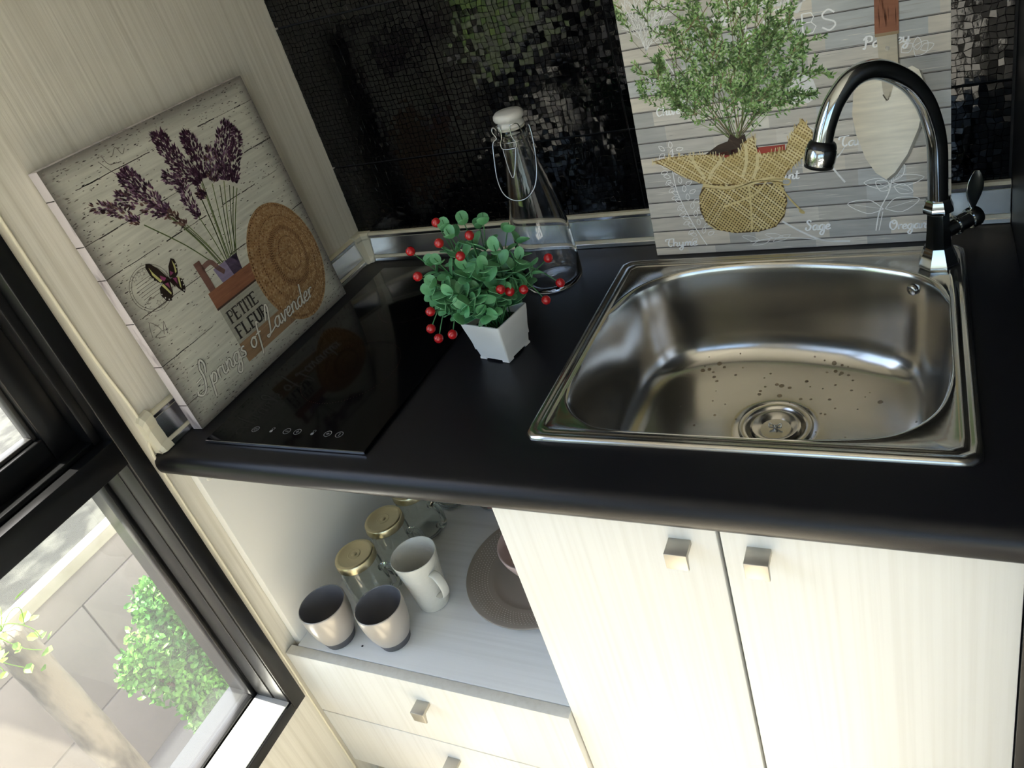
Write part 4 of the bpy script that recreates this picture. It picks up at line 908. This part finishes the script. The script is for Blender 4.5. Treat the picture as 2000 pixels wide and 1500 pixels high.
# shrub of thyme
gr=['#5d8040','#72984e','#88aa60','#4c6c35','#9cbc78','#b0c892','#40592e']
def tstem(x,y,a,l_,lev):
    P=[]; n_=7; cx_,cy_=x,y; aa=a
    for k in range(n_+1): P.append((cx_,cy_)); cx_+=l_/n_*math.cos(aa); cy_+=l_/n_*math.sin(aa); aa+=rc.uniform(-.14,.14)+ (PI/2-aa)*.03
    p.ribbon(P,lambda t:(.0013 if lev else .0022)*(1-.6*t),rc.choice(['#6f7f4f','#8a9a62','#5c5a3c','#7b6b4a']) ,2)
    for k in range(2,n_+1):
        q=P[k]; t=math.atan2(P[k][1]-P[k-1][1],P[k][0]-P[k-1][0])
        for s_ in (-1,1):
            for rep in range(1): p.leaf(q[0]+rc.uniform(-.001,.001),q[1]+rc.uniform(-.001,.001),t+s_*rc.uniform(.4,1.2),rc.uniform(.0045,.0085),rc.uniform(.0018,.0032),rc.choice(gr))
        if lev>0 and rc.random()<.55: tstem(q[0],q[1],t+rc.choice((-1,1))*rc.uniform(.35,.8),l_*rc.uniform(.25,.45),lev-1)
for k in range(34):
    a=PI/2+ (k/33-.5)*1.85+rc.uniform(-.1,.1); L_=rc.uniform(.11,.225)*(1-.10*abs(a-PI/2))
    tstem(.147+rc.uniform(-.006,.006),.172,a,L_,2)
    if k%8==7: p.layer(.5)
p.layer()
# bushy filler leaves inside the crown outline
crown=[(.072,.262),(.085,.300),(.125,.318),(.170,.312),(.215,.315),(.262,.290),(.262,.258),(.235,.235),(.215,.200),(.180,.190),(.150,.178),(.120,.196),(.092,.226)]
for k in range(420):
    x=rc.uniform(.07,.27); y=rc.uniform(.17,.32)
    if inpoly(x,y,crown) and rc.random()<.9: 
        lo=y<.235; p.leaf(x,y,rc.uniform(0,2*PI),rc.uniform(.004,.008),rc.uniform(.0016,.003),rc.choice(gr[:4]+['#2f4124'] if lo else gr))
p.layer()
p.poly([(.100,.158),(.120,.170),(.135,.174),(.140,.184),(.150,.176),(.160,.182),(.162,.168),(.172,.166),(.178,.158),(.140,.152)],'#3a2b20')
p.poly([(.104,.156),(.165,.164),(.165,.146),(.112,.146)],'#94362c'); p.poly([(.172,.160),(.214,.160),(.213,.140),(.172,.140)],'#a34334'); p.layer()
# burlap wrap
upper=[(.017,.156),(.045,.160),(.077,.160),(.112,.157),(.128,.150),(.150,.157),(.158,.170),(.172,.178),(.176,.150),(.214,.152),(.222,.172),(.240,.194),(.254,.170),(.252,.152),(.236,.138),(.214,.120),(.206,.106),(.150,.106),(.092,.112),(.060,.128),(.036,.146)]
lower=[(.092,.113),(.082,.095),(.080,.072),(.086,.052),(.100,.038),(.130,.030),(.165,.030),(.190,.036),(.204,.052),(.210,.076),(.206,.104),(.150,.106)]
for P_,bg_,dirs in ((upper,'#8d7142',(.9,-.7)),(lower,'#5f4826',(.95,-.75))):
    p.poly(P_,bg_)
    p.layer()
    for di in dirs:
        c_,s_=math.cos(di),math.sin(di)
        k=-.30
        while k<.35:
            seg=[]
            tt=-.20
            while tt<.30:
                bend=.10*(tt**2) if di>0 else -.10*(tt**2)
                x=.145+tt*c_-(k+bend*2)*s_; y=.08+tt*s_+(k+bend*2)*c_
                if inpoly(x,y,P_): seg.append((x,y))
                else:
                    if len(seg)>1: p.ribbon(seg,.0020,rc.choice(['#d8c48c','#cdb67b','#e0cf9e','#c4ab70']),smooth=False)
                    seg=[]
                tt+=.004
            if len(seg)>1: p.ribbon(seg,.0020,'#d3be86',smooth=False)
            k+=.0042
        p.layer()
for k in range(90):   # frayed threads and folds
    i=rc.randrange(0,15); a,b=upper[i],upper[i+1]; f=rc.random(); x=a[0]+(b[0]-a[0])*f; y=a[1]+(b[1]-a[1])*f
    p.ribbon([(x,y-.006),(x+rc.uniform(-.003,.003),y+rc.uniform(.001,.006))],.0010,rc.choice(['#e2d3a5','#cdb67b']),smooth=False)
for pts in ([(.128,.150),(.110,.135),(.100,.120)],[(.160,.168),(.158,.140),(.150,.118)],[(.175,.150),(.172,.130),(.165,.115)],[(.078,.158),(.085,.140),(.095,.122)]): p.ribbon(pts,.0045,'#dccb99',5)
p.layer()
p.ribbon([(.090,.112),(.120,.104),(.155,.106),(.185,.112),(.207,.108)],.0052,'#dac68f'); p.ribbon([(.092,.108),(.130,.101),(.170,.110),(.206,.104)],.0016,'#a58c55')
p.ribbon([(.185,.110),(.200,.100),(.214,.078),(.229,.058)],.0024,'#cdb67b'); p.ribbon([(.185,.110),(.165,.090),(.130,.078),(.116,.074)],.0028,'#dac68f'); p.ribbon([(.187,.111),(.215,.108),(.212,.100),(.190,.108)],.0018,'#cdb67b'); p.ellipse(.229,.057,.0045,.0025,'#cdb67b',-.6)
p.ribbon([(.158,.104),(.157,.070),(.155,.034)],.0028,'#d8c48c')
p.layer()
# trowel print
blade=[(.334,.250),(.316,.238),(.307,.218),(.304,.190),(.308,.162),(.318,.128),(.330,.106),(.343,.095),(.354,.104),(.370,.128),(.384,.162),(.390,.192),(.391,.222),(.386,.238),(.378,.244),(.368,.240),(.362,.226),(.352,.222),(.346,.230),(.342,.246)]
p.fan([(a+.003,b-.002) for a,b in blade],'#8a857c',(.348,.17)); p.layer()
for i in range(len(blade)):
    a,b=blade[i],blade[(i+1)%len(blade)]; c0=(.346,.175)
    sh=lambda q: mixc('#f0e9d8','#d6cab3',min(1,max(0,(.36-q[0])/.055)*.9)) if q is not c0 else lin('#d5cdb9')
    p.poly([c0,a,b],[lin('#ece4d1'),sh(a),sh(b)])
p.layer(); p.poly([(.338,.288),(.362,.286),(.362,.246),(.352,.208),(.346,.202),(.343,.216),(.340,.250)],'#c3b9a4'); p.ribbon([(.352,.214),(.348,.204),(.343,.212)],.0016,'#5d5344'); p.ribbon([(.3625,.290),(.363,.250),(.366,.238)],.0014,'#5f584d')
p.ellipse(.350,.270,.003,.003,'#e1dccf'); p.layer()
p.poly([(.336,.290),(.364,.290),(.366,.400),(.338,.400)],'#956046')
for k in range(40): v=rc.uniform(.292,.39); u=rc.uniform(.338,.362); p.poly([(u,v),(u+.0006,v+.012),(u,v+.022),(u-.0006,v+.012)],rc.choice(['#7d4a30','#a0664a','#6f4029','#9a5f42']))
p.poly([(.336,.286),(.364,.286),(.364,.290),(.336,.290)],'#a08868'); p.ellipse(.352,.400,.014,.02,'#956046')
B2=Vector((.6285,-.0590,.0008)); vv=Vector((0,.080,1)).normalized(); uu=Vector((1,0,0)); nn=uu.cross(vv)
MX2=Matrix((uu,vv,nn)).transposed().to_4x4()
k2=empty('herb_picture',B2,'canvas print of potted thyme and a garden trowel leaning behind the sink','picture'); k2.rotation_mode='QUATERNION'; k2.rotation_quaternion=MX2.to_quaternion()
G().box(0,W2,0,H2,-.016,0).obj('canvas',mat('grey_canvas_edge','#a9a39a',.7),k2,bevel=.001)
pm2=print_mat('printed_canvas_herbs',(20,160,60),glo=.96,ghi=1.18); p.layer(); p.build('picture_print',pm2,k2,Matrix.Translation((0,0,.0002)))
# ------------------------------------------------------------------ garden outside
GZ=-1.15
G().box(-8,-.17,-9,3,GZ-.1,GZ).obj('ground',M_conc)['kind']='structure'
G().box(-.169,7,-9,BY-.105,FZ-.1,FZ-.03).obj('bounce_patio',mat('bounce_patio_concrete','#b9b4aa',.85,var=((4,4,4),'#a8a298',.4,.7)))['kind']='structure'  # unseen pale slab, added to bounce sunlight in through the door
gw=empty('garden_wall',(-.85,0,GZ),'low grey block wall with a pale sunlit cap outside the window','wall')
WT=-.535; GHt=WT-GZ
G().box(-.20,-.012,-4.5,2.0,0,GHt-.036).obj('core',M_conc,gw)
rw=random.Random(2)
ch=.26; z=GHt-.035
meb={}
row=0
while z>0.01:
    z0=max(0,z-(.085 if row==0 else ch)); bl=.42; y=-4.5-(.19 if row%2 else .32)
    if row==0: bl=.60
    while y<1.9:
        y0=max(-4.5,y); y1=min(2.0,y+bl)
        if y1-y0>.05:
            key=(round(y1-y0,3),round(z-z0,3))
            if key not in meb: meb[key]=G().box(-.012,.0,.002,key[0]-.002,.002,key[1]-.002).obj('block',M_conc,gw,bevel=.002).data; C.objects.unlink(bpy.data.objects[-1]) if False else None; 
            if len([c for c in gw.children if c.data is meb[key]])==1 and not any(c.get('placed') for c in gw.children if c.data is meb[key]):
                o=[c for c in gw.children if c.data is meb[key]][0]; o['placed']=1
            else: o=link('block',meb[key],gw)
            o.location=(rw.uniform(-.001,.001),y0,z0)
        y+=bl
    z=z0; row+=1
for c in gw.children:
    if c.get('placed'): del c['placed']
G().box(-.199,-.033,-4.5,2.0,GHt-.0355,GHt-.012).obj('mossy_top',M_moss,gw)
G().box(-.032,.008,-4.5,2.0,GHt-.035,GHt-.001).obj('cap',M_cap,gw,bevel=.004)
o=G().box(-3.0,-1.055,-5.6,2.0,GZ+.001,-.64).obj('raised_bed',M_moss,bevel=.01); tag(o,'dark mossy concrete ledge beyond the pale capped wall','ledge')
# concrete post with vine
cpst=empty('garden_post',(-.60,-.712,GZ),'weathered pale round post standing outside the window','post')
g=G(); prf=[(.036,0)]+[(.034+rw.uniform(-.0025,.0025),.72*k/12) for k in range(1,12)]+[(.031,.735),(.022,.745),(.001,.748)]
g.lathe(prf,28,cap0=True); g.obj('shaft',M_bark,cpst,smooth=True)
def leafy(name,par,pts,size,m,seed,n_,kindl='stuff'):
    r_=random.Random(seed); vs=[];fs=[]
    for k in range(n_):
        c_=pts(r_); d1=Vector((r_.gauss(0,1),r_.gauss(0,1),r_.gauss(0,1)+.4)).normalized(); d2=d1.orthogonal().normalized(); d2=(d2*math.cos(k)+d1.cross(d2)*math.sin(k))
        s_=size*r_.uniform(.6,1.2); b=len(vs); nrm=d1.cross(d2)
        vs+=[c_,c_+d1*s_*.35+d2*s_*.28,c_+d1*s_*.75+d2*s_*.24,c_+d1*s_+nrm*s_*.1,c_+d1*s_*.75-d2*s_*.24,c_+d1*s_*.35-d2*s_*.28,c_+d1*s_*.5-nrm*s_*.08]
        fs+=[(b,b+1,b+6),(b+1,b+2,b+6),(b+2,b+3,b+6),(b+3,b+4,b+6),(b+4,b+5,b+6),(b+5,b,b+6)]
    o=link(name,mesh(name,vs,fs,m,False),par); o['kind']=kindl; return o
vn=empty('climbing_vine',(-.60,-.712,GZ+.749),'pale green vine curling over the top of the garden post','vine')
for k in range(6):
    g=G(); a_=k*1.05; g.tube(smoothpts([(0,0,.004),(.03*math.cos(a_),.03*math.sin(a_),.03),(.045*math.cos(a_+.4),.045*math.sin(a_+.4),.01+.006*k),(.042*math.cos(a_+.9),.042*math.sin(a_+.9),-.03),(.040*math.cos(a_+1.5),.040*math.sin(a_+1.5),-.07)],5),.0009,6); g.obj('tendril',M_vine,vn,smooth=True)
vlm=[]
for k in range(26):
    a_=rw.uniform(0,2*PI); rr_=rw.uniform(.02,.07); z_=rw.uniform(-.10,.05)
    if z_<0: rr_=rw.uniform(.038,.050)
    if not vlm:
        g=G(); g.add([(0,0,0),(.016,.012,.003),(.018,.03,.002),(0,.046,-.004),(-.018,.03,.002),(-.016,.012,.003),(0,.022,-.003)],[(0,1,6),(1,2,6),(2,3,6),(3,4,6),(4,5,6),(5,0,6)]); vlm.append(mesh('vine_leaf',g.v,g.f,M_vine))
    o=link('vine_leaf',vlm[0],vn,(rr_*math.cos(a_),rr_*math.sin(a_),z_)); o.rotation_euler=(rw.uniform(-.6,.8),rw.uniform(-.6,.6),a_-PI/2); s_=rw.uniform(.35,.65); o.scale=(s_,s_,s_)
# bush
bc=Vector((-.60,-.47,-.80))
bs=empty('garden_bush',(-.60,-.46,GZ),'bright green small-leaved bush in front of the garden wall','bush')
off=Vector((-.60,-.46,GZ))
lobes=[((-.60,-.445,-.635),.06),((-.60,-.47,-.71),.085),((-.60,-.42,-.76),.09),((-.60,-.50,-.81),.085),((-.60,-.45,-.87),.09),((-.60,-.48,-.93),.075),((-.59,-.52,-.97),.045),((-.60,-.565,-.72),.045)]
def bpts(r_):
    c_,R_=r_.choice(lobes); v=Vector((r_.gauss(0,1),r_.gauss(0,1),r_.gauss(0,1))).normalized()*R_*r_.uniform(.55,1.08); return Vector(c_)+v-off
leafy('foliage',bs,bpts,.019,M_bush,4,7000)
g=G()
for c_,R_ in lobes: g.tube(smoothpts([(0,0,0),(0,0,.12),(Vector(c_)-off)*.8,Vector(c_)-off],4),.004,6)
g.obj('branches',M_wood,bs,smooth=True)
# trees further out (seen mirrored in the tiles)
for i,(x,y,r_) in enumerate(((-1.75,-2.1,.34),(-1.75,-3.0,.38),(-1.8,-3.95,.42),(-1.75,-5.0,.40))):
    t=empty('garden_shrub',(x,y,-.64),['rounded sunlit shrub on the dark ledge, nearest the kitchen','second rounded shrub along the dark ledge','third and largest shrub along the dark ledge','fourth shrub, last along the dark ledge'][i],'shrub','shrubs along the ledge')
    g=G(); g.tube([(0,0,0),(0.02,0,r_*.6),(0,.02,r_)],[.03,.025,.01],8); g.obj('stem',M_wood,t,smooth=True)
    def sp_(q,r_=r_):
        v=Vector((q.gauss(0,1),q.gauss(0,1),q.gauss(0,1))).normalized()*r_*q.uniform(.75,1.0); v.z=v.z*.9+r_*1.08; return v
    leafy('foliage',t,sp_,.07,M_tree,40+i,1800)
for i,(x,y,h,r_) in enumerate(((-3.8,-6.0,1.5,.95),(-1.6,-8.0,1.3,.9),(-5.2,-2.2,1.5,.9))):
    t=empty('garden_tree',(x,y,GZ),['tall tree standing behind the row of shrubs','tree furthest towards the road','tree beyond the mossy ledge'][i],'tree','garden trees')
    g=G(); g.tube([(0,0,0),(0.02,0,h*.7),(0,.03,h+.3)],[.06,.05,.02],8); g.obj('trunk',M_wood,t,smooth=True)
    leafy('foliage',t,lambda q,h=h,r_=r_: Vector((q.gauss(0,.5)*r_,q.gauss(0,.5)*r_,h+.35+q.gauss(0,.5)*r_)),.10,M_tree,20+i,2600)
